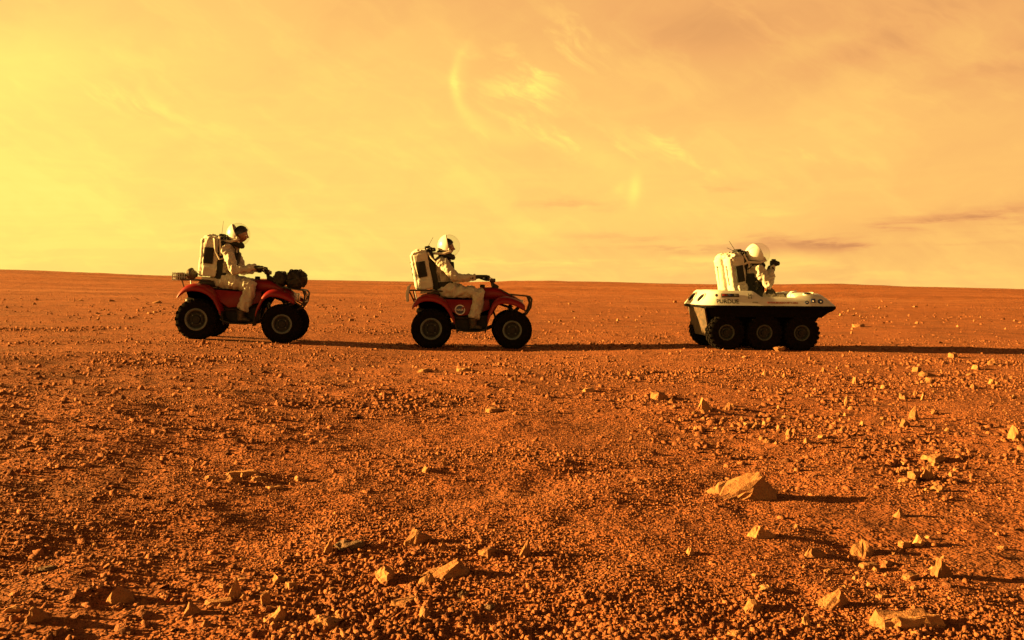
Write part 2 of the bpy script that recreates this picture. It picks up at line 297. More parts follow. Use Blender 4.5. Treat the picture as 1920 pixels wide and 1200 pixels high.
# ------------------------------------------------------------------ mesh helpers
def tag(o, label=None, cat=None, group=None, kind=None):
    for k, v in (('label', label), ('category', cat), ('group', group), ('kind', kind)):
        if v: o[k] = v
    return o
def empty(name, label, cat, mw, group=None):
    o = bpy.data.objects.new(name, None); o.empty_display_size = .1; COL.objects.link(o); o.matrix_world = mw
    return tag(o, label, cat, group)
def frame(t, ref):
    t = t.normalized(); s = ref - t * ref.dot(t)
    if s.length < 1e-4: s = Vector((0, 0, 1)) - t * t.z
    if s.length < 1e-4: s = Vector((1, 0, 0))
    s.normalize(); return t, s, t.cross(s)
class MB:
    def __init__(s): s.v = []; s.f = []
    def add(s, vs, fs, mt=None):
        o = len(s.v); s.v += [tuple(mt @ Vector(q)) if mt else tuple(q) for q in vs]; s.f += [tuple(i + o for i in f) for f in fs]; return s
    def ring_loft(s, rings, caps=True, closed=False):
        n = len(rings[0]); vs = [q for r in rings for q in r]; fs = []; m_ = len(rings)
        for i in range(m_ if closed else m_ - 1):
            for j in range(n):
                a, b = i * n + j, i * n + (j + 1) % n; i2 = (i + 1) % m_
                fs.append((a, b, i2 * n + (j + 1) % n, i2 * n + j))
        if caps and not closed: fs.append(tuple(range(n - 1, -1, -1))); fs.append(tuple((m_ - 1) * n + j for j in range(n)))
        return s.add(vs, fs)
    def tube(s, pts, rad, n=10, ref=None, caps=True, round_ends=False):
        pts = [Vector(q) for q in pts]; rad = [rad] * len(pts) if not isinstance(rad, (list, tuple)) else list(rad)
        if ref is None:
            d = pts[-1] - pts[0]; ref = Vector((0, 0, 1)) if abs(d.y) > .8 * d.length else Vector((0, 1, 0))
        if round_ends:
            ra, rb = rad[0], rad[-1]; sc = lambda r_, k: tuple(q * k for q in r_) if isinstance(r_, tuple) else r_ * k
            ln = lambda r_: max(r_) if isinstance(r_, tuple) else r_
            t0 = (pts[0] - pts[1]).normalized(); t1 = (pts[-1] - pts[-2]).normalized()
            pts = [pts[0] + t0 * ln(ra) * .9, pts[0] + t0 * ln(ra) * .6] + pts + [pts[-1] + t1 * ln(rb) * .6, pts[-1] + t1 * ln(rb) * .9]
            rad = [sc(ra, .4), sc(ra, .8)] + rad + [sc(rb, .8), sc(rb, .4)]
        rings = []
        for i, q in enumerate(pts):
            a = pts[max(i - 1, 0)]; b = pts[min(i + 1, len(pts) - 1)]; t, sd, ot = frame(b - a, ref)
            r_ = rad[i]; ra, rb = r_ if isinstance(r_, tuple) else (r_, r_)
            rings.append([q + sd * ra * math.cos(2 * math.pi * k / n) + ot * rb * math.sin(2 * math.pi * k / n) for k in range(n)])
        return s.ring_loft(rings, caps)
    def lathe(s, prof, n=32, c=(0, 0, 0), axis='y', closed=False):
        rings = []; c = Vector(c)
        for (r_, a) in prof:
            ring = []
            for k in range(n):
                u, w = r_ * math.cos(2 * math.pi * k / n), r_ * math.sin(2 * math.pi * k / n)
                ring.append(c + Vector({'y': (u, a, w), 'x': (a, u, w), 'z': (u, w, a)}[axis]))
            rings.append(ring)
        return s.ring_loft(rings, not closed, closed)
    def box(s, c, size, rot=None, bev=0.0, taper=None):
        bm = bmesh.new(); bmesh.ops.create_cube(bm, size=1)
        for q in bm.verts:
            k = (taper if (taper and q.co.z > 0) else 1.0); q.co = Vector((q.co.x * size[0] * k, q.co.y * size[1] * k, q.co.z * size[2]))
        if bev: bmesh.ops.bevel(bm, geom=list(bm.edges), offset=bev, segments=2, profile=.6, affect='EDGES')
        bm.verts.index_update(); mt = Matrix.Translation(Vector(c)) @ (rot.to_4x4() if rot else Matrix.Identity(4))
        s.add([q.co.copy() for q in bm.verts], [[q.index for q in f.verts] for f in bm.faces], mt); bm.free(); return s
    def ell(s, c, rad, nu=16, nv=10, rot=None):
        vs, fs = [], []; c = Vector(c); rot = rot or Matrix.Identity(3)
        for i in range(nv + 1):
            th = math.pi * i / nv
            for j in range(nu):
                ph = 2 * math.pi * j / nu
                vs.append(c + rot @ Vector((rad[0] * math.sin(th) * math.cos(ph), rad[1] * math.sin(th) * math.sin(ph), rad[2] * math.cos(th))))
        for i in range(nv):
            for j in range(nu): fs.append((i * nu + j, (i + 1) * nu + j, (i + 1) * nu + (j + 1) % nu, i * nu + (j + 1) % nu))
        return s.add(vs, fs)
    def prism(s, poly, y0, y1):
        n = len(poly); vs = [(x, y0, z) for x, z in poly] + [(x, y1, z) for x, z in poly]
        return s.add(vs, [tuple(range(n)), tuple(range(2 * n - 1, n - 1, -1))] + [(j, j + n, (j + 1) % n + n, (j + 1) % n) for j in range(n)])
    def sheet(s, grid):
        n = len(grid[0]); vs = [q for r in grid for q in r]
        return s.add(vs, [(i * n + j, i * n + j + 1, (i + 1) * n + j + 1, (i + 1) * n + j) for i in range(len(grid) - 1) for j in range(n - 1)])
def mesh_from(v, f, name):
    me = bpy.data.meshes.new(name); me.from_pydata([tuple(q) for q in v], [], f); me.update()
    bm = bmesh.new(); bm.from_mesh(me); bmesh.ops.remove_doubles(bm, verts=bm.verts, dist=1e-5)
    bmesh.ops.recalc_face_normals(bm, faces=bm.faces); bm.to_mesh(me); bm.free(); return me
def build(name, mb, material, parent=None, solid=None, bevel=None, sub=None, remesh=None, smooth=None, angle=38, off=None, post=None):
    me = mesh_from(mb.v, mb.f, name) if isinstance(mb, MB) else mb
    o = bpy.data.objects.new(name, me); COL.objects.link(o)
    if solid: q = o.modifiers.new('s', 'SOLIDIFY'); q.thickness = solid; q.offset = 0 if off is None else off
    if bevel: q = o.modifiers.new('b', 'BEVEL'); q.width = bevel; q.segments = 2; q.limit_method = 'ANGLE'; q.angle_limit = R_(35)
    if remesh: q = o.modifiers.new('r', 'REMESH'); q.mode = 'VOXEL'; q.voxel_size = remesh
    if smooth: q = o.modifiers.new('m', 'SMOOTH'); q.factor = .5; q.iterations = smooth
    if sub: q = o.modifiers.new('u', 'SUBSURF'); q.levels = sub; q.render_levels = sub
    if o.modifiers:
        dg = bpy.context.evaluated_depsgraph_get(); me2 = bpy.data.meshes.new_from_object(o.evaluated_get(dg)); o.modifiers.clear(); old = o.data; o.data = me2; bpy.data.meshes.remove(old); me = me2; me.name = name
    if post: post(me)
    for p_ in me.polygons: p_.use_smooth = True
    me.set_sharp_from_angle(angle=R_(angle))
    me.materials.clear(); me.materials.append(MATS[material])
    if parent: o.parent = parent
    return o
def text_part(name, body, size, mt, material, parent, thick=.002):
    cu = bpy.data.curves.new(name, 'FONT'); cu.body = body; cu.size = size; cu.align_x = 'CENTER'; cu.align_y = 'CENTER'; cu.extrude = thick; cu.offset = size * .018
    t = bpy.data.objects.new('tmp', cu); COL.objects.link(t); dg = bpy.context.evaluated_depsgraph_get()
    me = bpy.data.meshes.new_from_object(t.evaluated_get(dg)); bpy.data.objects.remove(t); me.transform(mt); me.name = name
    me.materials.clear(); me.materials.append(MATS[material])
    o = bpy.data.objects.new(name, me); COL.objects.link(o); o.parent = parent; return o
def wrinkle(amp, fr, seed, stretch=(1, 1, 1)):
    def go(me):
        n = len(me.vertices); co = np.empty(n * 3); no = np.empty(n * 3); me.vertices.foreach_get('co', co); me.vertices.foreach_get('normal', no)
        co = co.reshape(-1, 3); no = no.reshape(-1, 3); q = co * fr * np.array(stretch)
        w = fbm(q[:, 0] + .013, q[:, 1] + .017, q[:, 2] + .019, seed=seed, oct=3)
        w = .6 - 1.3 * np.abs(w) ** .9                  # creased folds
        me.vertices.foreach_set('co', (co + no * (amp * w)[:, None]).ravel()); me.update()
    return go

def inflate(me, a):
    n = len(me.vertices); co = np.empty(n * 3); no = np.empty(n * 3); me.vertices.foreach_get('co', co); me.vertices.foreach_get('normal', no)
    me.vertices.foreach_set('co', co + no * a); me.update()
# ------------------------------------------------------------------ ground sheet
ang_in = np.radians(np.linspace(-43, 43, 640)); ang_out = np.radians(np.linspace(43, 317, 70))[1:-1]
angs = np.concatenate([ang_in, ang_out]); rad = np.geomspace(.6, 1600, 520)
A, RR = np.meshgrid(angs, rad); X = RR * np.sin(A); Y = RR * np.cos(A); Z = terrain(X, Y)
nA, nR = len(angs), len(rad)
verts = np.stack([X.ravel(), Y.ravel(), Z.ravel()], 1); verts = np.vstack([verts, [[0, 0, H(0, 0.01)]]])
i, j = np.meshgrid(np.arange(nR - 1), np.arange(nA), indexing='ij'); j2 = (j + 1) % nA
quads = np.stack([i * nA + j, (i + 1) * nA + j, (i + 1) * nA + j2, i * nA + j2], -1).reshape(-1, 4)[:, ::-1]
def np_mesh(name, v, f):
    me = bpy.data.meshes.new(name); k = f.shape[1]
    me.vertices.add(len(v)); me.vertices.foreach_set('co', v.astype(np.float32).ravel())
    me.loops.add(f.size); me.loops.foreach_set('vertex_index', f.astype(np.int32).ravel())
    me.polygons.add(len(f)); me.polygons.foreach_set('loop_start', np.arange(0, f.size, k, dtype=np.int32))
    me.update(calc_edges=True); return me
gm = np_mesh('ground', verts, quads)
gm.polygons.foreach_set('use_smooth', np.ones(len(quads), bool))
bm = bmesh.new(); bm.from_mesh(gm); bm.verts.ensure_lookup_table(); c_ = bm.verts[len(verts) - 1]
for k in range(nA): bm.faces.new((c_, bm.verts[(k + 1) % nA], bm.verts[k]))
bmesh.ops.recalc_face_normals(bm, faces=bm.faces)
if sum(f.normal.z for f in list(bm.faces)[:200]) < 0: bmesh.ops.reverse_faces(bm, faces=bm.faces)
bm.to_mesh(gm); bm.free(); gm.materials.append(MATS['regolith'])
go = bpy.data.objects.new('ground', gm); COL.objects.link(go); tag(go, kind='structure')

# ------------------------------------------------------------------ wheels
def wheel(parent, x, y, z, R, Wd, rimR, steer=0.0, lugs=20, rim_mat='rim_steel', hub_mat='black_plastic'):
    s = -1 if y < 0 else 1
    mb = MB(); mb.lathe([(rimR * .34, s * Wd * .40), (rimR * .36, s * Wd * .30), (rimR * .42, s * Wd * .22), (rimR * .30, -s * Wd * .35)], 16)
    mb.tube([(0, s * Wd * .38, 0), (0, s * Wd * .47, 0)], rimR * .13, 10)
    hub = build('wheel', mb, hub_mat, parent); hub.location = (x, y, z); hub.rotation_euler = (0, 0, steer)
    t = MB(); w = Wd / 2
    t.lathe([(rimR * .98, -w * .80), (R * .72, -w * .98), (R * .86, -w), (R * .94, -w * .90), (R * .965, -w * .5), (R * .97, 0), (R * .965, w * .5), (R * .94, w * .90), (R * .86, w), (R * .72, w * .98), (rimR * .98, w * .80), (rimR * .9, w * .6), (rimR * .9, -w * .6)], 40, closed=True)
    for k in range(lugs):
        a = 2 * math.pi * k / lugs
        for row, yy in enumerate((-.74, -.25, .25, .74)):
            aa = a + (math.pi / lugs if row % 2 else 0); rr = R * (.975 if abs(yy) < .5 else .955)
            rot = Matrix.Rotation(-aa, 3, 'Y') @ Matrix.Rotation((.5 if row % 2 else -.5), 3, 'X')
            t.box((rr * math.cos(aa), yy * w * 1.06, rr * math.sin(aa)), (R * .09, w * .40, R * .13), rot)
    ty = build('tyre', t, 'rubber', hub)
    rm = MB(); f = s * Wd * .5
    rm.lathe([(rimR, f * .80), (rimR * 1.03, f * .86), (rimR * .97, f * .90), (rimR * .86, f * .84), (rimR * .80, f * .60), (rimR * .84, f * .4), (rimR, -f * .8), (rimR * 1.02, f * .3)], 32, closed=True)
    ds = MB(); ds.lathe([(rimR * .83, f * .50), (rimR * .66, f * .46), (rimR * .60, f * .56), (rimR * .40, f * .58), (rimR * .36, f * .4), (rimR * .82, f * .40)], 32, closed=True)
    for k in range(4):
        a = math.pi / 4 + k * math.pi / 2
        rm.tube([(rimR * .50 * math.cos(a), f * .55, rimR * .50 * math.sin(a)), (rimR * .50 * math.cos(a), f * .66, rimR * .50 * math.sin(a))], rimR * .06, 6)
        ds.box((rimR * .68 * math.cos(a), f * .52, rimR * .68 * math.sin(a)), (rimR * .26, abs(f) * .12, rimR * .20), Matrix.Rotation(-a, 3, 'Y'), bev=.003)
    build('rim_dish', ds, 'rim_dish', hub)
    build('rim', rm, rim_mat, hub)
    return hub

# ------------------------------------------------------------------ quad bike
def grip_at(bar, s):
    c, n = math.cos(bar), math.sin(bar); return (.36 - .132 * c - s * .34 * n, -.132 * n + s * .34 * c, 1.07)
def quad_bike(label, mw, steer, bar_turn, emblem, rear_bar):
    q = empty('quad_bike', label, 'quad bike', mw, 'red quad bikes in the convoy')
    XR, XF = -.615, .615
    for s in (-1, 1):
        wheel(q, XR, s * .375, .30, .30, .25, .160); wheel(q, XF, s * .385, .29, .29, .205, .142, steer)
    # frame, engine, axles
    fr = MB()
    for s in (-1, 1):
        fr.tube([(-.78, s * .15, .62), (-.55, s * .16, .50), (-.30, s * .17, .30), (.20, s * .17, .28), (.52, s * .15, .42), (.72, s * .13, .62)], .020, 8)
        fr.tube([(-.60, s * .15, .70), (-.1, s * .13, .66), (.35, s * .12, .70), (.60, s * .13, .62)], .018, 8)
        fr.tube([(.30, s * .05, .66), (.40, s * .16, .36)], .016, 6)
    build('frame', fr, 'dark_metal', q)
    ax = MB(); ax.tube([(XR, -.36, .30), (XR, .36, .30)], .032, 10); ax.box((XR, 0, .30), (.16, .2, .17), bev=.03); ax.tube([(XR, .05, .30), (-.15, .08, .36)], .045, 8)
    build('rear_axle', ax, 'dark_metal', q)
    en = MB(); en.box((-.02, 0, .40), (.46, .30, .30), bev=.04); en.box((.02, 0, .60), (.22, .24, .16), bev=.03)
    for k in range(5): en.box((.03, 0, .53 + k * .028), (.27, .28, .010))
    en.tube([(.02, -.16, .38), (.02, -.20, .38)], .085, 16); en.tube([(-.16, -.16, .40), (-.16, -.19, .40)], .055, 14)
    build('engine', en, 'black_plastic', q)
    ex = MB(); ex.tube([(.1, -.14, .52), (.0, -.22, .46), (-.25, -.23, .46), (-.40, -.22, .50)], .022, 8); ex.tube([(-.38, -.21, .50), (-.80, -.19, .56)], [.04, .055], 12, round_ends=True)
    build('exhaust', ex, 'dark_metal', q)
    for s in (-1, 1):
        su = MB()
        for k in (-1, 1): su.tube([(XF + k * .10, s * .12, .33), (XF, s * .30, .28)], .015, 6)
        su.tube([(XF - .02, s * .13, .66), (XF, s * .26, .32)], .022, 8)
        for k in range(9):
            a = Vector((XF - .02, s * .135, .64)).lerp(Vector((XF, s * .25, .36)), k / 8); su.ell(a, (.045, .045, .012), 10, 4)
        build('suspension', su, 'dark_metal', q)
    # fenders
    def fender(path, prof, name, s):
        grid = []
        for (x, z, k) in path: grid.append([Vector((x, s * y, z + d * k)) for (y, d) in prof])
        return build(name, MB().sheet(grid), 'red_plastic', q, solid=.012, sub=1, angle=60)
    rpath = [(-.905, .635, .6), (-.86, .72, .9), (-.79, .79, 1), (-.70, .815, 1), (-.58, .81, 1), (-.46, .765, 1), (-.38, .69, 1), (-.33, .60, 1), (-.29, .50, .8), (-.262, .42, .6)]
    fpath = [(.80, .665, .8), (.72, .725, 1), (.62, .765, 1), (.52, .785, 1), (.43, .785, 1), (.36, .745, 1), (.315, .68, 1), (.28, .60, 1), (.25, .52, .9), (.232, .44, .7)]
    prof = [(.14, .012), (.24, .012), (.34, .008), (.42, 0), (.462, -.016), (.480, -.05), (.480, -.085), (.474, -.095)]
    for s in (-1, 1):
        fender(rpath, prof, 'rear_fender', s); fender(fpath, prof, 'front_fender', s)
        for nm, path in (('mud_flap', ((-.27, .44), (-.245, .34), (-.225, .24))), ('mud_flap', ((.24, .46), (.225, .36), (.20, .24)))):
            build(nm, MB().sheet([[Vector((x, s * y, z)) for y in (.2, .32, .455)] for x, z in path]), 'black_plastic', q, solid=.014)
        build('footwell', MB().sheet([[Vector((x, s * y, z)) for y in (.17, .30, .45)] for x, z in ((-.24, .30), (-.12, .265), (.10, .265), (.21, .30))]), 'black_plastic', q, solid=.02)
        sp = MB(); sp.add([(-.44, s * .235, .745), (-.10, s * .20, .735), (.26, s * .195, .76), (.27, s * .215, .60), (.10, s * .235, .53), (-.20, s * .275, .49), (-.30, s * .29, .56), (-.37, s * .28, .66)],
                          [(0, 1, 6, 7), (1, 4, 5, 6), (1, 2, 3, 4)])
        build('side_panel', sp, 'red_plastic', q, solid=.014, bevel=.004)
    for s in (-1, 1):   # black inner bodywork that closes the space behind the wheels
        ig = MB(); ig.prism([(-.84, .70), (-.72, .78), (-.50, .76), (-.36, .62), (-.28, .42), (-.22, .27), (.20, .27), (.26, .46), (.32, .66), (.42, .74), (.40, .66), (.30, .55), (.30, .50), (-.30, .50), (-.46, .56), (-.62, .58), (-.80, .58)], s * .155, s * .205)
        build('inner_guard', ig, 'black_plastic', q)
    # seat, tank, nose
    st = MB(); rings = []
    for (x, z, w, hh) in ((-.70, .80, .12, .03), (-.66, .835, .17, .055), (-.50, .85, .175, .075), (-.30, .82, .165, .085), (-.12, .80, .145, .085), (.04, .825, .12, .07), (.10, .85, .09, .04)):
        rings.append([Vector((x, w * math.copysign(abs(math.cos(t)) ** .6, math.cos(t)), z + hh * math.copysign(abs(math.sin(t)) ** .7, math.sin(t)))) for t in [2 * math.pi * k / 20 for k in range(20)]])
    build('seat', st.ring_loft(rings), 'seat_vinyl', q, angle=60)
    tk = MB(); rings = []
    for (x, z, w, hh) in ((.06, .80, .10, .06), (.10, .82, .135, .095), (.22, .825, .155, .108), (.34, .83, .155, .105), (.44, .82, .15, .095), (.54, .79, .17, .07), (.66, .755, .17, .045), (.74, .73, .12, .02)):
        rings.append([Vector((x, w * math.copysign(abs(math.cos(t)) ** .7, math.cos(t)), z + hh * math.copysign(abs(math.sin(t)) ** .8, math.sin(t)))) for t in [2 * math.pi * k / 20 for k in range(20)]])
    tank = build('fuel_tank', tk.ring_loft(rings), 'red_plastic', q, angle=60)
    cp = MB(); cp.lathe([(.0, .03), (.035, .028), (.04, .02), (.04, -.02)], 14, (.16, 0, .945), 'z'); build('fuel_cap', cp, 'black_plastic', tank)
    # steering
    a = bar_turn; rot = Matrix.Translation(Vector((.36, 0, .90))) @ Matrix.Rotation(a, 4, 'Z')
    hb = MB(); hb.tube([rot @ Vector(v) for v in ((0, 0, -.08), (-.03, 0, .04), (-.05, 0, .12))], .028, 8)
    hb.tube([rot @ Vector(v) for v in ((-.14, -.40, .165), (-.12, -.24, .175), (-.05, -.10, .125), (-.05, .10, .125), (-.12, .24, .175), (-.14, .40, .165))], .013, 8)
    hb.box(rot @ Vector((-.045, 0, .14)), (.09, .14, .06), bev=.015)
    bar = build('handlebar', hb, 'dark_metal', q)
    for s in (-1, 1):
        build('grip', MB().tube([rot @ Vector((-.124, s * .27, .174)), rot @ Vector((-.14, s * .41, .165))], .019, 10), 'rubber', bar)
        build('brake_lever', MB().tube([rot @ Vector((-.10, s * .24, .178)), rot @ Vector((-.06, s * .28, .175)), rot @ Vector((-.072, s * .40, .16))], .007, 6), 'bright_metal', bar)
    cl = MB(); cl.box((.36, 0, .945), (.10, .17, .07), Matrix.Rotation(.5, 3, 'Y'), bev=.02); build('instrument_pod', cl, 'black_plastic', q)
    # racks and guard
    fk = MB()
    for s in (-1, 1):
        fk.tube([(.44, s * .14, .90), (.56, s * .24, .83), (.88, s * .25, .80)], .011, 7); fk.tube([(.60, s * .2, .78), (.60, s * .22, .815)], .009, 6)
    for x in (.58, .66, .74, .82): fk.tube([(x, -.25, .822 - (x - .58) * .07), (x, .25, .822 - (x - .58) * .07)], .008, 6)
    fk.tube([(.88, -.25, .80), (.885, -.12, .80), (.885, .12, .80), (.88, .25, .80)], .012, 8)
    build('front_rack', fk, 'dark_metal', q)
    gd = MB()
    for s in (-1, 1):
        gd.tube([(.88, s * .22, .80), (.915, s * .22, .76), (.90, s * .21, .63), (.84, s * .18, .53), (.66, s * .14, .46)], .014, 8); gd.tube([(.86, s * .12, .80), (.90, s * .12, .70), (.85, s * .12, .55)], .011, 8)
        gd.tube([(.86, s * .19, .56), (.64, s * .17, .68)], .012, 7)
    for z, x in ((.74, .912), (.63, .90)): gd.tube([(x, -.22, z), (x, .22, z)], .010, 7)
    build('front_guard', gd, 'dark_metal', q)
    for s in (-1, 1):
        build('headlight', MB().lathe([(.055, -.03), (.06, .0), (.052, .015), (.0, .022)], 16, (.77, s * .13, .69), 'x'), 'lamp_glass', q)
    rk = MB()
    for s in (-1, 1): rk.tube([(-.45, s * .22, .865), (-.62, s * .26, .875), (-.92, s * .26, .875)], .011, 7); rk.tube([(-.90, s * .26, .875), (-.86, s * .2, .72)], .010, 6)
    for x in (-.60, -.70, -.80, -.92): rk.tube([(x, -.26, .876), (x, .26, .876)], .008, 6)
    build('rear_rack', rk, 'dark_metal', q)
    build('tail_light', MB().box((-.885, -.02, .74), (.03, .14, .04), bev=.008), 'tail_red', q)
    if rear_bar:
        hk = MB(); hk.tube([(-.98, -.30, .72), (-.985, -.30, .82), (-.965, -.30, .92), (-.94, -.30, .955)], [.022, .026, .024, .014], 10, round_ends=True)
        build('rear_handle', hk, 'pack_cloth', q)
        build('rear_strut', MB().tube([(-.955, -.29, .86), (-.92, -.27, .79), (-.88, -.25, .70)], .012, 7).tube([(-.965, -.30, .875), (-.80, -.26, .877)], .012, 7), 'dark_metal', q)
    if emblem:   # round sticker on the near side panel
        n = Vector((0, -1, .18)).normalized(); t = Vector((1, 0.08, 0)).normalized(); b = n.cross(t) * 1.0; b = t.cross(n) * -1
        c = Vector((-.185, -.277, .585)); mt = Matrix(((t.x, b.x, n.x, c.x), (t.y, b.y, n.y, c.y), (t.z, b.z, n.z, c.z), (0, 0, 0, 1)))
        if mt.to_3x3().determinant() < 0: mt = mt @ Matrix.Diagonal((1, -1, 1, 1))
        def disc(r0, r1, z, nm, mm, par):
            d = MB(); k = 40; d.lathe([(r0, z), (r1, z), (r1, z - .012), (r0, z - .012)], k, axis='z', closed=True)
            d.v = [tuple(mt @ Vector(v)) for v in d.v]; return build(nm, d, mm, par)
        e = disc(.001, .064, .010, 'emblem', 'decal_navy', q); disc(.064, .079, .013, 'emblem_ring', 'decal_white', e)
        text_part('lettering', 'NASA', .042, mt @ Matrix.Translation((0, -.002, .0125)), 'decal_white', e)
        sw = MB(); sw.add([(.02, .03, .0125), (.085, .062, .0145), (.079, .036, .0145), (.035, -.02, .0125)], [(0, 1, 2, 3)]); sw.v = [tuple(mt @ Vector(v)) for v in sw.v]
        build('chevron', sw, 'decal_red', e, solid=.002)
    return q

# ------------------------------------------------------------------ suited rider
def lerp(a, b, t): return Vector(a).lerp(Vector(b), t)
def glove(name, wrist, grip, axis, parent, s, arm_dir=None, gaunt=.07):
    """palm, four curled fingers and a thumb closed round a bar that runs along axis through grip"""
    w, g = Vector(wrist), Vector(grip); ax = Vector(axis).normalized(); d = (g - w); d = (d - ax * d.dot(ax)).normalized(); n = ax.cross(d)
    if n.z < 0: n = -n
    mb = MB(); fore = (Vector(arm_dir) if arm_dir else d).normalized()
    kn = g + n * .034 - d * .012
    mb.tube([w - fore * gaunt, w - fore * .02, w + fore * .01, lerp(w, kn, .6), kn], [(.052, .050), (.047, .044), (.042, .034), (.048, .026), (.044, .018)], 12, ref=ax, round_ends=True)
    for k, off in enumerate((-.034, -.0115, .0115, .034)):
        ln = (.88, 1.0, .97, .80)[k]; o = ax * off
        pts = [kn + o - d * .006, g + n * .033 + d * .018 * ln + o, g + n * .008 + d * .037 * ln + o, g - n * .020 + d * .026 * ln + o, g - n * .032 + d * .002 * ln + o]
        mb.tube(pts, [.0125, .012, .0115, .0105, .009], 8, ref=ax, round_ends=True)
    th = lerp(w, kn, .45) + ax * (.035 * s) - n * .008
    mb.tube([th, th + d * .03 + ax * (.018 * s) - n * .014, g - n * .028 + ax * (.03 * s) - d * .005, g - n * .034 + ax * (.012 * s) + d * .012], [.016, .014, .012, .010], 8, round_ends=True)
    return build(name, mb, 'glove_cloth', parent, angle=60)
def rider(label, mw, org, J, seed, tilt=0.0, head_tilt=.08, head_yaw=0.0, head_turn=0.0, head_x=.030, hx=1.0, bulk=1.0, vest=False, grip_axis=(0, 1, 0), hair_back=False):
    """J: joints in the vehicle's frame. org: seat point that becomes the person's base"""
    base = Vector(org); per = empty('person', label, 'person', mw @ Matrix.Translation(base))
    V_ = lambda q: Vector(q) - base
    J = {k: V_(v) for k, v in J.items()}
    side = lambda v, y, s: Vector((v.x, s * y, v.z))
    hip, sh, nk = J['hip'], J['shoulder'], J['neck']
    wa = lerp(hip, sh, .38) + Vector((J.get('slump', Vector((0, 0, 0))).x * 0 - .015, 0, 0)); ch = lerp(hip, sh, .75)
    mb = MB()
    mb.tube([hip + Vector((0, 0, -.07)), hip, wa, ch, sh + Vector((0, 0, .02)), lerp(sh, nk, .7), nk], [(.150, .115), (.178, .135), (.165, .130), (.190, .145), (.175, .125), (.10, .10), (.085, .085)], 20, round_ends=True)
    for s, k in ((-1, 'n'), (1, 'f')):
        K = lambda nm, dy: (J[nm + '_' + k] if nm + '_' + k in J else side(J[nm], dy, s))
        hp = side(hip, .095, s); kn = K('knee', .235); an = K('ankle', .30); shd = side(sh, .205, s); eb = K('elbow', .30); wr = K('wrist', .31)
        mb.tube([hp, lerp(hp, kn, .5) + Vector((0, 0, .008)), kn, ], [.112, .102, .088], 16, round_ends=True)
        mb.tube([kn, lerp(kn, an, .3), lerp(kn, an, .65), lerp(kn, an, .86)], [.086, .084, .086, .084], 16)
        mb.tube([side(sh, .10, s), shd, lerp(shd, eb, .5), eb], [.085, .088, .074, .062], 14, round_ends=True)
        mb.tube([eb, lerp(eb, wr, .45), wr], [.063, .057, .045], 14, round_ends=True)
    def fold(me): wrinkle(.030, 7.5, seed, (1.25, .6, .9))(me); wrinkle(.011, 14, seed + 9, (1, 1, .6))(me)
    if bulk != 1.0: fold0 = fold; fold = lambda me: (inflate(me, (bulk - 1) * .15), fold0(me))
    suit = build('suit', mb, 'suit_cloth', per, remesh=.011, smooth=5, angle=180, post=fold)
    # belt and chest harness
    bl = MB(); t, sd, ot = frame(sh - hip, Vector((0, 1, 0))); c = lerp(hip, sh, .16)
    bl.ring_loft([[c + t * hh + sd * (.190 * kk) * math.cos(q) + ot * (.150 * kk) * math.sin(q) for q in [2 * math.pi * i_ / 28 for i_ in range(28)]] for hh, kk in ((-.05, .96), (-.05, 1.05), (.055, 1.05), (.055, .96))], False, True)
    build('belt', bl, 'pack_dark_cloth', per, angle=50)
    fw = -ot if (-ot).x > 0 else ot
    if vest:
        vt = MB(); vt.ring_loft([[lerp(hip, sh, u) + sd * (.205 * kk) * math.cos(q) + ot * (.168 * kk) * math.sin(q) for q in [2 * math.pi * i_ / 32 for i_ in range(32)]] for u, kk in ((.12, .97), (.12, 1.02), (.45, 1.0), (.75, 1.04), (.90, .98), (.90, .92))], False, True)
        build('vest', vt, 'pack_dark_cloth', per, remesh=.012, smooth=1, post=wrinkle(.012, 9, 3), angle=60)
    cu = MB(); cu.box(ch + fw * .155 + t * .02, (.06, .20, .17), Matrix((fw, sd, t)).transposed(), bev=.018); build('chest_unit', cu, 'pack_dark_cloth', per)
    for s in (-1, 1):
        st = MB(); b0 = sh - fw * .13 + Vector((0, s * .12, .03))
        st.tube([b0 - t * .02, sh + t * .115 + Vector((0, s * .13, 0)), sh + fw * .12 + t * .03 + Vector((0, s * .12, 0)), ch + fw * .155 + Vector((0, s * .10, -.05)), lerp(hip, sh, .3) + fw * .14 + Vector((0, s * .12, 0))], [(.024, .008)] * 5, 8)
        build('shoulder_strap', st, 'pack_dark_cloth', per)
    for s, k in ((-1, 'n'), (1, 'f')):
        K = lambda nm, dy: (J[nm + '_' + k] if nm + '_' + k in J else side(J[nm], dy, s))
        wr, gp, an, eb = K('wrist', .31), K('grip', .335), K('ankle', .30), K('elbow', .30)
        ga = J.get('gaxis_' + k); ga = (ga + base) if ga else Vector(grip_axis)
        glove('glove', wr, gp, ga, per, -s, wr - eb, (.12 if s > 0 else .02) if 'gaunt' in J else .05)
        bt = MB(); toe = an + Vector((.15, 0, -.085)); hl = an + Vector((-.055, 0, -.085))
        bt.tube([an + Vector((-.005, 0, .05)), an + Vector((-.005, 0, -.03)), an + Vector((.0, 0, -.07))], [.066, .060, .055], 12)
        bt.ring_loft([[Vector((hl.x + (toe.x - hl.x) * u, an.y + wv_ * math.cos(q), an.z - .122 + hv * (math.sin(q) * .5 + .5))) for q in [2 * math.pi * i_ / 12 for i_ in range(12)]] for u, wv_, hv in ((0, .032, .06), (.1, .045, .09), (.4, .046, .095), (.65, .050, .075), (.88, .046, .055), (1.0, .026, .035))])
        bo = build('boot', bt, 'boot_leather', per, angle=60)
    # helmet: white rear shell, clear front dome, neck ring
    hc = J['helmet']; Rr = .172; hr = Matrix.Rotation(head_turn, 3, 'Z') @ Matrix.Rotation(tilt, 3, 'Y')
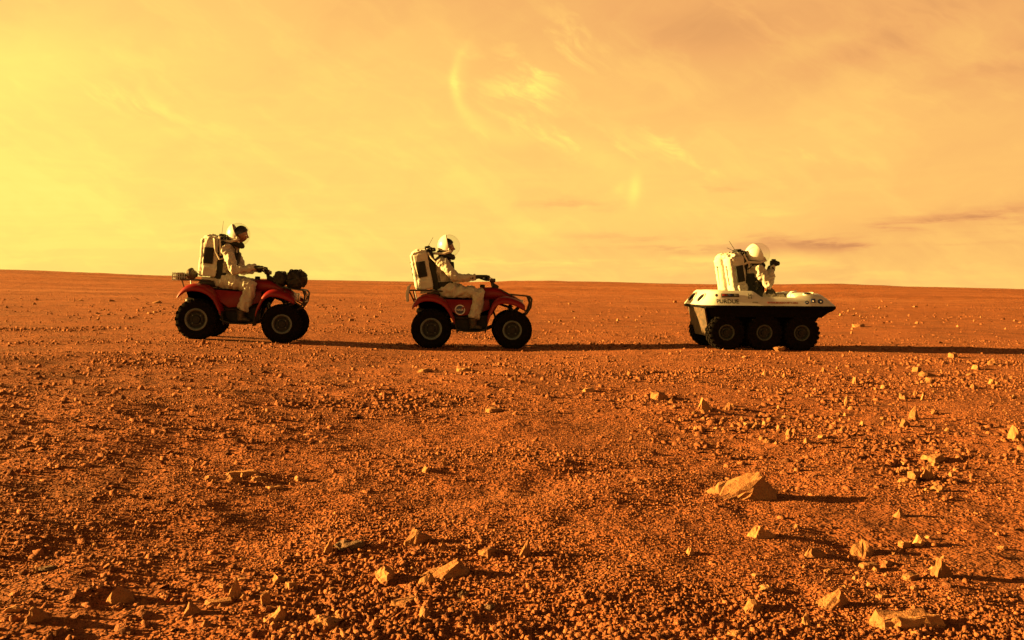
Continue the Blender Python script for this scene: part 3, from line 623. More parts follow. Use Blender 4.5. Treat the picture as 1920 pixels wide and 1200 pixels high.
    def dome(r_, a0, a1, nm, mm, par, thick, sx=1.0):
        vs, fs = [], []; nu, nv = 40, 20
        for i_ in range(nv + 1):
            th = a0 + (a1 - a0) * i_ / nv
            for j_ in range(nu): ph = 2 * math.pi * j_ / nu; vs.append(hc + hr @ Vector((r_ * sx * hx * math.cos(th), r_ * math.sin(th) * math.cos(ph), r_ * 1.04 * math.sin(th) * math.sin(ph))))
        for i_ in range(nv):
            for j_ in range(nu): fs.append((i_ * nu + j_, i_ * nu + (j_ + 1) % nu, (i_ + 1) * nu + (j_ + 1) % nu, (i_ + 1) * nu + j_))
        return build(nm, MB().add(vs, fs), mm, par, solid=thick, angle=70)
    shell = dome(Rr, R_(97), R_(179), 'helmet_shell', 'helmet_white', per, .010)
    dome(Rr * .985, R_(1), R_(97), 'visor', 'clear_dome', shell, None)
    rg = MB(); rg.lathe([(Rr * 1.015, -.012), (Rr * 1.03, 0), (Rr * 1.0, .010), (Rr * .975, 0)], 40, (-Rr * .125, 0, 0), 'x', closed=True); rg.v = [tuple(hc + hr @ Vector(v)) for v in rg.v]
    build('visor_rim', rg, 'helmet_white', shell)
    cr = MB(); t2 = (hc - nk).normalized(); t2, s2, o2 = frame(t2, Vector((0, 1, 0)))
    cr.ring_loft([[nk + t2 * hh + s2 * rr * 1.1 * math.cos(q) + o2 * rr * math.sin(q) for q in [2 * math.pi * i_ / 28 for i_ in range(28)]] for hh, rr in ((-.035, .125), (-.015, .152), (.02, .150), (.05, .120), (.05, .10), (-.03, .10))], False, True)
    build('neck_ring', cr, 'pack_dark_cloth', per, angle=50)
    fl = MB(); a_ = nk + Vector((-.16, -.10, .035)); fl.tube([a_ + Vector((-.10, .02, -.05)), a_ + Vector((-.03, -.01, -.01)), nk + Vector((-.02, -.16, .02)), nk + Vector((.09, -.15, .06)), hc + hr @ Vector((-.01, -.165, -.055))], [.018, .02, .021, .021, .02], 10, round_ends=True)
    build('air_hose', fl, 'hose', per)
    # head with face and hair
    hd = MB(); nu, nv = 36, 28; hh = hc + hr @ Vector((head_x, 0, -.012)); hrot = Matrix.Rotation(head_turn + head_yaw, 3, 'Z') @ Matrix.Rotation(head_tilt, 3, 'Y')
    def hpt(th, ph, extra=0.0):
        d = Vector((math.sin(th) * math.cos(ph), math.sin(th) * math.sin(ph), math.cos(th))); q = Vector((d.x * .098, d.y * .076, d.z * .118))
        front = max(0, d.x)
        if d.z < -.2: q.x *= 1 + .10 * front; q.y *= 1 - .28 * min(1, (-d.z - .2) * 1.4)
        nz = math.exp(-(d.y / .13) ** 2) * front
        q.x += .028 * nz * math.exp(-((d.z + .17) / .13) ** 2) + .008 * nz * math.exp(-((d.z - .02) / .2) ** 2)
        q.x -= .010 * front * (math.exp(-((abs(d.y) - .34) / .15) ** 2)) * math.exp(-((d.z - .02) / .12) ** 2)
        q.x += .008 * front * math.exp(-(d.y / .3) ** 2) * math.exp(-((d.z + .50) / .07) ** 2) - .005 * front * math.exp(-(d.y / .28) ** 2) * math.exp(-((d.z + .43) / .03) ** 2)
        q.x += .010 * front * math.exp(-(d.y / .3) ** 2) * math.exp(-((d.z + .82) / .14) ** 2)
        return q + d * extra
    vs = [hh + hrot @ hpt(math.pi * i_ / nv, 2 * math.pi * j_ / nu) for i_ in range(nv + 1) for j_ in range(nu)]
    fs = [(i_ * nu + j_, (i_ + 1) * nu + j_, (i_ + 1) * nu + (j_ + 1) % nu, i_ * nu + (j_ + 1) % nu) for i_ in range(nv) for j_ in range(nu)]
    hd.add(vs, fs); hd.tube([hh + Vector((-.02, 0, -.07)), nk + Vector((0, 0, .0))], [.058, .062], 14)
    for s in (-1, 1): hd.ell(hh + hrot @ Vector((-.008, s * .079, -.008)), (.020, .010, .032), 10, 8, hrot)
    head = build('head', hd, 'skin', per, angle=80)
    for s in (-1, 1): build('eye', MB().ell(hh + hrot @ Vector((.083, s * .030, .004)), (.011, .014, .009), 10, 6, hrot), 'eye_white', head)
    hb = MB(); lim = 15
    vs, fs = [], []
    for i_ in range(lim + 1):
        for j_ in range(nu):
            ph = 2 * math.pi * j_ / nu; back = .5 - .5 * math.cos(ph); mxt = R_(52) + (R_(122) - R_(52)) * back ** .9
            vs.append(hh + hrot @ hpt(mxt * i_ / lim, ph, .014 + .004 * math.sin(ph * 7 + i_)))
    for i_ in range(lim):
        for j_ in range(nu): fs.append((i_ * nu + j_, (i_ + 1) * nu + j_, (i_ + 1) * nu + (j_ + 1) % nu, i_ * nu + (j_ + 1) % nu))
    build('hair', hb.add(vs, fs), 'hair', head, angle=80)
    return per

def backpack(label, mw, bottom, tilt, seed, hoses, antennas, height=.60, depth=.26, width=.46, yaw=0.0):
    """bottom: middle of the underside; pack leans by tilt about Y"""
    b = Vector(bottom); pk = empty('backpack', label, 'backpack', mw @ Matrix.Translation(b) @ Matrix.Rotation(yaw, 4, 'Z') @ Matrix.Rotation(tilt, 4, 'Y'), 'white life support packs')
    d, w, h_ = depth, width, height
    m1 = MB(); m1.box((.01, 0, h_ * .5), (d * .86, w * .96, h_ * .94), bev=.035)
    bag = build('bag', m1, 'pack_cloth', pk, remesh=.013, smooth=3, angle=180, post=wrinkle(.012, 9, seed))
    for s in (-1, 1):
        c = MB(); c.box((-d * .43, s * w * .245, h_ * .49), (d * .34, w * .40, h_ * .96), bev=.05)
        cn = build('canister_cover', c, 'pack_cloth', pk, remesh=.013, smooth=4, angle=180, post=wrinkle(.010, 8, seed + 3 + s))
        z = MB(); z.tube([(-d * .60, s * w * .25, h_ * .30), (-d * .615, s * w * .24, h_ * .55), (-d * .60, s * w * .235, h_ * .78)], .007, 6); z.ell((-d * .612, s * w * .24, h_ * .76), (.012, .02, .014), 8, 6)
        build('zip', z, 'pack_dark_cloth', cn)
        sp = MB(); sp.box((-.01, s * w * .490, h_ * .54), (d * .54, .024, h_ * .40), bev=.005)
        build('side_panel', sp, 'pack_dark_cloth', pk)
        pc = MB(); pc.box((.015, s * w * .485, h_ * .15), (d * .74, .05, h_ * .25), bev=.018)
        build('side_pocket', pc, 'pack_cloth', pk, remesh=.010, smooth=2, angle=180, post=wrinkle(.008, 12, seed + 6))
        fr = MB(); fr.tube([(d * .47, s * w * .40, .0), (d * .50, s * w * .40, h_ * .5), (d * .47, s * w * .40, h_ * .98)], .018, 8); build('frame_tube', fr, 'pack_dark_cloth', pk)
    fl = MB(); fl.tube([(-d * .42, 0, h_ * .95), (-d * .1, 0, h_ * 1.0), (d * .40, 0, h_ * .97)], [(w * .45, .035), (w * .47, .045), (w * .42, .04)], 18, ref=Vector((0, 1, 0)), round_ends=False)
    build('top_flap', fl, 'pack_cloth', pk, remesh=.011, smooth=3, angle=180, post=wrinkle(.026, 14, seed + 8, (.5, 1, 1)))
    ra = MB(); ra.box((d * .52, -w * .12, h_ * 1.02), (.09, .13, .11), bev=.02); ra.box((d * .78, -w * .16, h_ * .99), (.10, .12, .06), bev=.02); ra.tube([(d * .45, -w * .3, h_ * 1.0), (d * .7, -w * .28, h_ * 1.05), (d * .95, -w * .2, h_ * .98)], .014, 7)
    radio = build('radio', ra, 'pack_dark_cloth', pk)
    for k in range(3): build('knob', MB().ell((d * (.50 + .16 * k), -w * .27, h_ * (1.03 - .02 * k)), (.014, .012, .014), 8, 6), 'bright_metal', radio)
    for (dx_, dz_) in antennas: build('antenna', MB().tube([(d * .45, -w * .12, h_ * 1.04), (d * .45 + dx_, -w * .12, h_ * 1.04 + dz_)], [.005, .003], 6), 'dark_metal', pk)
    for pts in hoses: build('hose', MB().tube(pts, .014, 8), 'hose', pk)
    bp_ = MB(); bp_.box((d * .50 + .03, 0, h_ * .46), (.085, w * .88, h_ * .96), bev=.015); build('back_plate', bp_, 'pack_dark_cloth', pk)
    ft = MB(); ft.box((.02, 0, -.022), (d * .9, w * .8, .04), bev=.012); build('base_frame', ft, 'hose', pk)
    return pk

# ------------------------------------------------------------------ convoy
YB1, YB2, YR = 14.45, 14.80, 14.30   # distance of each vehicle's near wheels
def at_depth(px, y): 
    d = ray(px, 640); return d.x / d.y * y
def place(px, y_near, yaw, ly, wx, wy, sink=.012):
    """stand the vehicle on the terrain under its wheels, near side at distance y_near"""
    x = at_depth(px, y_near); rot = Matrix.Rotation(yaw, 4, 'Z'); off = rot @ Vector((0, ly, 0)); x -= off.x; y = y_near - off.y
    hz = lambda a: sum(H(x + (rot @ Vector((a, b, 0))).x, y + (rot @ Vector((a, b, 0))).y) for b in (-wy, wy)) / 2
    zr, zf = hz(-wx), hz(wx)
    return Matrix.Translation(Vector((x, y, (zr + zf) / 2 - sink))) @ rot @ Matrix.Rotation(math.atan((zr - zf) / (2 * wx)), 4, 'Y')
M1 = place(446, YB1, R_(4), -.47, .615, .38); M2 = place(885, YB2, R_(3), -.47, .615, .38); M3 = place(1434, YR, R_(3.5), -.62, .55, .49)
BAR1, BAR2 = R_(17), R_(-4)
bike1 = quad_bike('red quad bike loaded with black bags on its front rack, last in the convoy', M1, R_(8), BAR1, False, False)
bike2 = quad_bike('red quad bike with bare front rack and a round emblem on its side', M2, R_(-6), BAR2, True, True)
rider('space-suited rider with dark hair and face showing, on bag-laden quad bike', M1, (-.39, 0, .80), dict(
    hip=(-.39, 0, .885), shoulder=(-.285, 0, 1.365), neck=(-.20, 0, 1.455), helmet=(-.148, 0, 1.593), elbow=(-.12, .30, 1.046), wrist=(.15, .325, 1.105),
    knee=(.124, .245, .830), ankle=(.0, .31, .405), grip_n=grip_at(BAR1, -1), grip_f=grip_at(BAR1, 1)), 5, tilt=R_(-25), head_tilt=R_(8))
rider('rider in pale space suit leaning back under white helmet, on quad bike with round emblem', M2, (-.436, 0, .80), dict(
    hip=(-.436, 0, .885), shoulder=(-.470, 0, 1.31), neck=(-.41, 0, 1.42), helmet=(-.36, 0, 1.566), elbow=(-.25, .28, 1.06), wrist=(.01, .32, 1.085),
    knee=(.103, .245, .835), ankle=(.02, .31, .405), grip_n=grip_at(BAR2, -1), grip_f=grip_at(BAR2, 1)), 17, tilt=R_(-11), head_tilt=R_(4), head_x=-.035)
backpack('boxy white pack with upright antenna and curved hose, on the back of last rider', M1, (-.535, 0, .925), R_(2.5), 31,
         [[(.02, -.19, .60), (.06, -.235, .57), (.085, -.24, .40), (.16, -.25, .28), (.20, -.235, .30)], [(.12, -.2, .62), (.15, -.24, .50), (.17, -.24, .34)]], [(.01, .24)])
backpack('white pack tilted backwards with slanted antenna, on the back of middle rider', M2, (-.705, 0, .878), R_(-10.7), 47,
         [[(.13, -.2, .56), (.17, -.24, .47), (.22, -.25, .40), (.29, -.23, .42)]], [(.13, .16)])

# things strapped to the last quad bike
def lump(name, label, cat, mw, c, rad, seed, material, straps, group=None, amp=.03):
    e = empty(name, label, cat, mw @ Matrix.Translation(Vector(c) - Vector((0, 0, rad[2]))), group)
    mb = MB(); rq = random.Random(seed); mb.ell((0, 0, rad[2] * .9), (rad[0] * .9, rad[1] * .9, rad[2] * .85), 24, 16)
    for k in range(6): mb.ell((rad[0] * rq.uniform(-.5, .5), rad[1] * rq.uniform(-.55, .55), rad[2] * rq.uniform(.7, 1.45)), (rad[0] * rq.uniform(.35, .6), rad[1] * rq.uniform(.35, .55), rad[2] * rq.uniform(.4, .6)), 16, 10)
    def sq(me):
        wrinkle(amp, 11, seed)(me)
    build('bag_body', mb, material, e, angle=180, post=sq, remesh=.016, smooth=2)
    for x in straps:
        k = math.sqrt(max(.05, 1 - (x / rad[0]) ** 2))
        build('strap', MB().tube([(x, rad[1] * k * 1.04 * math.cos(t), rad[2] + rad[2] * k * 1.05 * math.sin(t)) for t in [math.pi * i_ / 14 for i_ in range(15)]], [(.016, .005)] * 15, 6, ref=Vector((1, 0, 0))), 'dark_metal', e)
    hd = MB().tube([(rad[0] * .3 * math.cos(t), 0, rad[2] * 1.80 + .018 * math.sin(t)) for t in [math.pi * i_ / 8 for i_ in range(9)]], .009, 6, ref=Vector((0, 1, 0)))
    build('carry_handle', hd, 'dark_metal', e)
    return e
lump('duffel_bag', 'smaller black bag behind the larger one on front rack of last quad bike', 'bag', M1, (.525, -.05, .955), (.135, .20, .115), 3, 'bag_nylon', (-.04, .04), 'bags on the front rack')
lump('duffel_bag', 'larger lumpy black bag at front of rack of last quad bike', 'bag', M1, (.735, .0, .965), (.165, .27, .150), 8, 'bag_nylon', (-.07, .06), 'bags on the front rack', .055)
lump('stuff_sack', 'round drab sack tied on rear rack of last quad bike', 'bag', M1, (-.80, -.10, .965), (.075, .12, .080), 13, 'drab_cloth', (0.0,))
bx = empty('wire_basket', 'small wire basket of gear on rear end of last quad bike', 'basket', M1 @ Matrix.Translation(Vector((-.96, -.06, .86))))
wb = MB()
for z in (.0, .05, .10): wb.tube([(-.08, -.17, z), (-.09, .12, z)], .006, 6); wb.tube([(.09, -.17, z), (.08, .12, z)], .006, 6); wb.tube([(-.08, -.17, z), (.09, -.17, z)], .006, 6); wb.tube([(-.09, .12, z), (.08, .12, z)], .006, 6)
for k in range(6):
    x = -.08 + k * .034; wb.tube([(x, -.17, 0), (x, -.17, .12)], .005, 5); wb.tube([(x, .12, 0), (x, .12, .10)], .005, 5)
for k in range(7):
    y = -.17 + k * .048; wb.tube([(-.085, y, 0), (-.085, y, .10)], .005, 5); wb.tube([(-.085, y, 0), (.085, y, 0)], .005, 5)
build('wire_frame', wb, 'bright_metal', bx)
build('cloth_bundle', MB().ell((0, -.02, .055), (.07, .12, .05), 20, 12), 'drab_cloth', bx, remesh=.012, smooth=1, post=wrinkle(.03, 16, 4), angle=180)

# ------------------------------------------------------------------ six-wheeled rover
rv = empty('six_wheel_rover', 'white and black six-wheeled open rover with stickers along its side', 'rover', M3)
for x in (-.56, .0, .555):
    for s in (-1, 1): wheel(rv, x, s * .495, .265, .265, .25, .115, lugs=22, rim_mat='rim_dark')
LIPZ, TOPZ = .655, .86
def hw(z): return .68 - (z - LIPZ) * .537
stn = []      # (bottom point, top point) from the front of the near side round the tail to the far side
near = [((1.045, .60), (.945, .50, .765)), ((.98, .655), (.90, .555, .775)), ((.86, .68), (.84, .60, .79)), ((.62, .68), (.62, .605, .795)), ((.50, .68), (.50, .605, .795)), ((.45, .68), (.44, .62, .770)),
        ((.20, .68), (.20, .622, .768)), ((-.03, .68), (-.03, .62, .772)), ((-.075, .68), (-.075, .617, .778)), ((-.11, .68), (-.11, .602, .805)), ((-.165, .68), (-.165, .577, .848)), ((-.20, .68), (-.20, .572, .856)),
        ((-.45, .68), (-.45, .57, .858)), ((-.72, .68), (-.61, .57, .86))]
half = [(Vector((b[0], -b[1], LIPZ)), Vector((t[0], -t[1], t[2]))) for b, t in near]
for k in range(1, 7):
    a = math.pi / 2 * k / 6
    half.append((Vector((-.74 - .18 * math.sin(a), -.50 - .18 * math.cos(a), LIPZ)), Vector((-.62 - .15 * math.sin(a), -.42 - .15 * math.cos(a), TOPZ))))
full = half + [(Vector((b.x, -b.y, b.z)), Vector((t.x, -t.y, t.z))) for b, t in half[::-1]]
cen = lambda v, k, z: Vector((v.x + (.04 * k if v.x < -.55 else 0), v.y - math.copysign(min(abs(v.y), .04 * k), v.y), z))
grid = []
for b, t in full:
    m1 = b.lerp(t, .5) + Vector((0, math.copysign(.001, b.y), .0)); m2 = b.lerp(t, .93)
    t2 = cen(t, .35, t.z + .006); t3 = cen(t, 1.0, t.z - .004); t4 = cen(t, 1.35, t.z - .06); t5 = cen(t, 1.4, .645)
    grid.append([b, m1, m2, t2, t3, t4, t5])
hull = build('upper_hull', MB().sheet(grid), 'hull_white', rv, solid=.010, off=1, angle=50)
# rear deck and bonnet
dk = []
for x in (-.735, -.68, -.60, -.54):
    dk.append([Vector((x, y, TOPZ + .006 - .02 * (abs(y) / .53) ** 4 + (.012 if x > -.7 else 0))) for y in np.linspace(-.535, .535, 13)])
dk.append([Vector((-.53, y, .70)) for y in np.linspace(-.535, .535, 13)])
build('rear_deck', MB().sheet(dk), 'hull_white', rv, solid=.012, angle=50)
bn = []
for (x, zc, ze, w) in ((.455, .66, .66, .585), (.452, .80, .74, .592), (.465, .842, .782, .598), (.50, .853, .795, .60), (.62, .855, .795, .60), (.76, .852, .792, .598), (.86, .842, .788, .59), (.915, .822, .772, .54), (.965, .775, .745, .53), (1.01, .72, .705, .55), (1.055, .662, .660, .585)):
    bn.append([Vector((x + (.0 if abs(u) < .8 else -.015 * (abs(u) - .8) / .2), w * u, ze + (zc - ze) * (1 - abs(u) ** 5))) for u in np.linspace(-1, 1, 21)])
bonnet = build('bonnet', MB().sheet(bn), 'hull_white', rv, solid=.012, angle=45)
# dark rub rail, wheel arch plate, tub
rl = [[b + Vector((0, math.copysign(.004, b.y), .004)), b + Vector((0, math.copysign(.022, b.y), -.002)), b + Vector((0, math.copysign(.020, b.y), -.024)), b + Vector((0, -math.copysign(.02, b.y), -.030))] for b, t in full]
build('rub_rail', MB().sheet(rl), 'hull_black', rv, solid=.006)
sk = MB(); sk.prism([(-.86, .635), (1.075, .640), (1.04, .60), (.965, .585), (.93, .565), (.82, .40), (.70, .20), (-.66, .20), (-.74, .25), (-.82, .60)], -.40, .40)
build('lower_hull', sk, 'hull_black', rv, bevel=.012)
for s in (-1, 1):
    pl = MB(); pl.box((.06, s * .52, .622), (1.90, .28, .022), bev=.004)
    pl.add([(-.86, s * .655, .632), (1.05, s * .64, .632), (1.00, s * .63, .59), (.93, s * .62, .56), (.84, s * .61, .49), (-.80, s * .61, .49)], [(0, 1, 2, 3, 4, 5)] if s < 0 else [(5, 4, 3, 2, 1, 0)])
    build('wheel_arch', pl, 'hull_black', rv)
rp = MB(); rp.add([(-.865, -.50, .625), (-.865, .50, .625), (-.775, .46, .20), (-.775, -.46, .20)], [(0, 1, 2, 3)])
build('rear_panel', rp, 'rear_panel_grey', rv, solid=.02)
fr = MB(); fr.box((1.02, 0, .60), (.10, .84, .03), bev=.008); build('front_bumper', fr, 'hull_black', rv)
for s, yy in ((-1, -.27), (1, .27)):   # oval recesses in the tail
    c = Vector((-.856, yy, .755)); n = Vector((-.205, 0, .15)).normalized(); u = Vector((0, 1, 0)); v = n.cross(u)
    mt = Matrix(((u.x, v.x, n.x, c.x), (u.y, v.y, n.y, c.y), (u.z, v.z, n.z, c.z), (0, 0, 0, 1)))
    o_ = MB().lathe([(.105, .016), (.122, .022), (.135, .012), (.135, -.02), (.105, -.02)], 28, axis='z', closed=True); o_.v = [tuple(mt @ Vector((q[0] * 1.15, q[1] * .66, q[2]))) for q in o_.v]
    rim_ = build('tail_recess', o_, 'hull_white', rv)
    i_o = MB().lathe([(.001, .004), (.106, .010), (.106, -.012), (.001, -.012)], 28, axis='z', closed=True); i_o.v = [tuple(mt @ Vector((q[0] * 1.15, q[1] * .66, q[2]))) for q in i_o.v]
    build('recess_liner', i_o, 'hull_black', rim_)
for s in (-1, 1):                      # slots in the bonnet shoulders
    c = Vector((.66, s * .535, .826)); n = Vector((0, s * .45, .9)).normalized(); u = Vector((1, 0, .1)).normalized(); v = n.cross(u)
    mt = Matrix(((u.x, v.x, n.x, c.x), (u.y, v.y, n.y, c.y), (u.z, v.z, n.z, c.z), (0, 0, 0, 1)))
    o_ = MB().lathe([(.050, .020), (.062, .026), (.070, .012), (.070, -.03), (.050, -.03)], 24, axis='z', closed=True); o_.v = [tuple(mt @ Vector((q[0] * 1.2, q[1] * .60, q[2]))) for q in o_.v]
    rim_ = build('bonnet_slot', o_, 'hull_white', rv)
    i_o = MB().lathe([(.001, .008), (.051, .010), (.051, -.02), (.001, -.02)], 24, axis='z', closed=True); i_o.v = [tuple(mt @ Vector((q[0] * 1.2, q[1] * .60, q[2]))) for q in i_o.v]
    build('slot_liner', i_o, 'hull_black', rim_)
cw = MB(); cw.tube([(.455, -.33, .735), (.448, -.33, .80), (.47, -.33, .855), (.52, -.33, .868)], [(.05, .02), (.065, .028), (.06, .026), (.045, .014)], 14, ref=Vector((0, 1, 0)), round_ends=True)
build('cowl_hump', cw, 'hull_white', rv, angle=70)
sb = MB(); sb.box((-.10, 0, .50), (.44, .78, .16), bev=.04); sb.box((-.44, 0, .62), (.12, .78, .30), Matrix.Rotation(-.2, 3, 'Y'), bev=.04)
build('bench_seat', sb, 'seat_vinyl', rv)
lv = MB()
for s in (-1, 1): lv.tube([(.40, s * .10, .55), (.36, s * .12, .72), (.30, s * .13, .83)], .013, 8); lv.tube([(.305, s * .13, .82), (.285, s * .133, .86)], .020, 8, round_ends=True)
build('steering_lever', lv, 'dark_metal', rv)
# stickers and lettering on the near side
tn = Vector((0, -(TOPZ - LIPZ), .11)).normalized(); tu = Vector((0, .11, TOPZ - LIPZ)).normalized()
def side_mt(x, z, lift=.022, tilt=0.0):
    c = Vector((x, -hw(z), z)) + tn * lift
    return Matrix(((1, tu.x, tn.x, c.x), (0, tu.y, tn.y, c.y), (0, tu.z, tn.z, c.z), (0, 0, 0, 1))) @ Matrix.Rotation(tilt, 4, 'Z')
def sticker(name, x, z, w, h_, material, round_=False, par=None, lift=.020):
    mt = side_mt(x, z, lift); d = MB()
    if round_: d.lathe([(.001, .002), (w / 2, .002), (w / 2, -.006), (.001, -.006)], 28, axis='z', closed=True)
    else: d.box((0, 0, -.002), (w, h_, .008), bev=.001)
    d.v = [tuple(mt @ Vector(q)) for q in d.v]; return build(name, d, material, par or rv)
text_part('lettering', 'PURDUE', .088, side_mt(-.575, .703, .026), 'decal_black', rv)
text_part('lettering', 'WWW.MARSSOCIETY.ORG', .037, side_mt(.235, .693, .026), 'decal_red', rv)
bar = sticker('banner_sticker', -.525, .797, .262, .052, 'decal_black')
for k, (x, w_, mm) in enumerate(((-.605, .07, 'decal_red'), (-.52, .05, 'decal_navy'), (-.435, .06, 'decal_grey'))): sticker('banner_block', x, .797, w_, .030, mm, par=bar, lift=.0245)
sticker('round_sticker', -.725, .795, .045, .045, 'decal_grey', True)
lg = sticker('logo_sticker', -.255, .79, .012, .085, 'decal_grey'); sticker('logo_bar', -.215, .79, .012, .085, 'decal_grey', par=lg); sticker('logo_bar', -.235, .80, .03, .012, 'decal_grey', par=lg)
sticker('line_sticker', -.17, .700, .085, .007, 'decal_grey'); pass
e = sticker('round_emblem', .597, .705, .056, .056, 'decal_navy', True); sticker('emblem_mark', .60, .705, .018, .008, 'decal_white', par=e, lift=.0245)
e = sticker('square_emblem', .694, .733, .064, .064, 'decal_navy'); sticker('emblem_mark', .694, .722, .018, .024, 'decal_white', par=e, lift=.0255)
e = sticker('round_emblem', .800, .722, .078, .078, 'decal_navy', True); sticker('emblem_mark', .806, .716, .024, .020, 'decal_white', True, par=e, lift=.0245)

MP = M3 @ Matrix.Translation((0, 0, 0)) @ Matrix.Rotation(R_(15), 4, 'Z')
rider('rider in pale space suit holding a camera up to white helmet, seated in the rover', MP, (-.03, 0, .58), dict(
    hip=(-.03, 0, .71), shoulder=(-.035, 0, 1.185), neck=(.03, 0, 1.275), helmet=(.070, 0, 1.42), elbow_n=(.075, -.285, .965), wrist_n=(.195, -.215, 1.205), grip_n=(.255, -.150, 1.285),
    elbow_f=(.20, .22, .96), wrist_f=(.295, .07, 1.10), grip_f=(.325, .02, 1.215), gaxis_n=(.1, -.3, 1), gaxis_f=(.2, .9, .3), gaunt=(.10, 0, 0),
    knee=(.37, .16, .76), ankle=(.46, .17, .36)), 23, tilt=R_(-21), head_tilt=R_(10), head_x=-.045, hx=1.14, bulk=1.03, vest=True)
backpack('pack with twin bright canisters and two whip antennas, worn by rider in the rover', M3, (-.27, .045, .80), R_(-12), 63,
         [[(.13, -.2, .60), (.17, -.24, .45), (.15, -.245, .20), (.17, -.235, .05)]], [(-.16, .10), (-.10, .19)], height=.615, depth=.25, yaw=R_(22))
ce = empty('camera', 'small black camera held up by the rider in the rover', 'camera', MP @ Matrix.Translation((.305, -.075, 1.245)))
build('camera_body', MB().box((0, 0, .045), (.055, .13, .085), bev=.010), 'black_plastic', ce)
build('lens', MB().lathe([(.001, .075), (.030, .072), (.034, .06), (.036, .02), (.036, .0)], 18, (.02, .0, .045), 'x'), 'black_plastic', ce)
build('viewfinder', MB().box((0, 0, .098), (.05, .05, .025), bev=.006), 'black_plastic', ce)
pe = MP @ Matrix.Translation((.17, -.19, .79))
po = empty('pouch', 'small dark pouch at the waist of the rider in the rover', 'pouch', pe)
build('pouch_body', MB().box((0, 0, .06), (.10, .06, .12), Matrix.Rotation(.5, 3, 'Y'), bev=.02), 'bag_nylon', po); build('pouch_flap', MB().box((.015, -.02, .10), (.09, .035, .05), Matrix.Rotation(.5, 3, 'Y'), bev=.012), 'bag_nylon', po)

# ------------------------------------------------------------------ rocks
def rock_mesh(seed, sx, sy, sz, kind, rough=.05, cuts=1):
    rnd = random.Random(seed); P = []
    j = lambda a: rnd.uniform(-a, a)
    if kind == 'block': P = [(x * rnd.uniform(.55, 1.0), y * rnd.uniform(.55, 1.0), z + j(.25) * (z > .5)) for x in (-.52, .52) for y in (-.5, .5) for z in (-.25, .8)] + [(rnd.choice((-.5, .5)) * rnd.uniform(.6, 1), j(.45), rnd.uniform(.1, .9)) for _ in range(4)] + [(j(.3), j(.3), .95)]
    elif kind == 'slab': P = [(x * (1 if z < .5 else rnd.uniform(.70, .95)) + j(.07), y * (1 if z < .5 else rnd.uniform(.6, .9)) + j(.08), z + j(.14)) for x in (-.5, -.1, .5) for y in (-.5, .5) for z in (-.25, .85)] + [(-.6 + j(.05), j(.2), .1 + j(.15)), (.6 + j(.05), j(.2), .1 + j(.15))]
    elif kind == 'wedge': P = [(-.52 + j(.03), -.42 + j(.1), -.1), (-.5, .45, -.1), (.30, -.40, -.25), (.55, .2, -.25), (.5, .5, -.25), (.20 + j(.06), -.12 + j(.05), .88 + j(.05)), (.27 + j(.05), .25, 1.0), (.40, -.2 + j(.08), .42 + j(.1)), (.50, .3, .45), (-.1, -.48, .18), (-.15, .5, .5)]
    elif kind == 'peak': P = [(math.cos(a) * .5 + j(.07), math.sin(a) * .5 + j(.07), -.2) for a in [k * 1.05 for k in range(6)]] + [(.12 + j(.12), j(.1), 1.0), (.18 + j(.1), j(.12), .85), (-.18 + j(.1), j(.2), .5), (.34 + j(.05), j(.2), .45)]
    elif kind == 'lean': P = [(x * .5 * rnd.uniform(.75, 1.05), y * .5 * rnd.uniform(.7, 1.05), -.3) for x in (-1, 1) for y in (-1, 1)] + [(-.58 + j(.06), j(.25), -.2), (-.26 + j(.10), -.22 + j(.12), .80 + j(.15)), (-.16 + j(.10), .22 + j(.1), 1.0), (.14 + j(.12), -.25 + j(.1), .50 + j(.2)), (.30 + j(.1), .25, .42 + j(.2)), (-.48 + j(.06), -.1 + j(.2), .35 + j(.15)), (.46, j(.2), .15 + j(.1))]
    else: P = [((lambda a, b: (math.cos(a) * math.cos(b) * .5, math.sin(a) * math.cos(b) * .5, .38 + .55 * math.sin(b)))(rnd.uniform(0, 6.28), math.asin(rnd.uniform(-1, 1)))) for _ in range(20)]
    bm = bmesh.new()
    for q in P: bm.verts.new((q[0] * sx, q[1] * sy, q[2] * sz))
    rs = bmesh.ops.convex_hull(bm, input=list(bm.verts)); dead = [g for g in rs['geom_interior'] + rs['geom_unused'] if isinstance(g, bmesh.types.BMVert)]
    if dead: bmesh.ops.delete(bm, geom=list(set(dead)), context='VERTS')
    if cuts: bmesh.ops.subdivide_edges(bm, edges=list(bm.edges), cuts=cuts, use_grid_fill=True)
    if cuts > 1: bmesh.ops.triangulate(bm, faces=list(bm.faces))
    me = bpy.data.meshes.new('rock'); bm.to_mesh(me); bm.free()
    n = len(me.vertices); co = np.empty(n * 3); me.vertices.foreach_get('co', co); co = co.reshape(-1, 3); s = (sx * sy * sz) ** (1 / 3)
    q = co / s * 3.0 + seed * .37
    q2 = q * .55; d = np.stack([fbm(q[:, 0], q[:, 1], q[:, 2] + .01, seed=seed % 97 + k * 5, oct=3, gain=.6) for k in range(3)], 1) * s * rough
    d = d + np.stack([fbm(q2[:, 0], q2[:, 1], q2[:, 2] + .01, seed=seed % 89 + k * 3, oct=1) for k in range(3)], 1) * s * .055
    st = np.sin(co[:, 2] / s * 16 + q[:, 0] * 1.3 + seed) * s * .012                  # faint bedding ledges
    d[:, 0] += st * np.sign(co[:, 0]); d[:, 1] += st * np.sign(co[:, 1])
    me.vertices.foreach_set('co', (co + d).ravel()); me.update(); return me
SPECS = []
def rock(px, py, w, h_, kind, label, group=None, dep=.75, turn=None, material='rock', cuts=1, rough=.05, name='rock'):
    SPECS.append((px, py, w, h_, kind, label, group, dep, turn, material, cuts, rough, name))
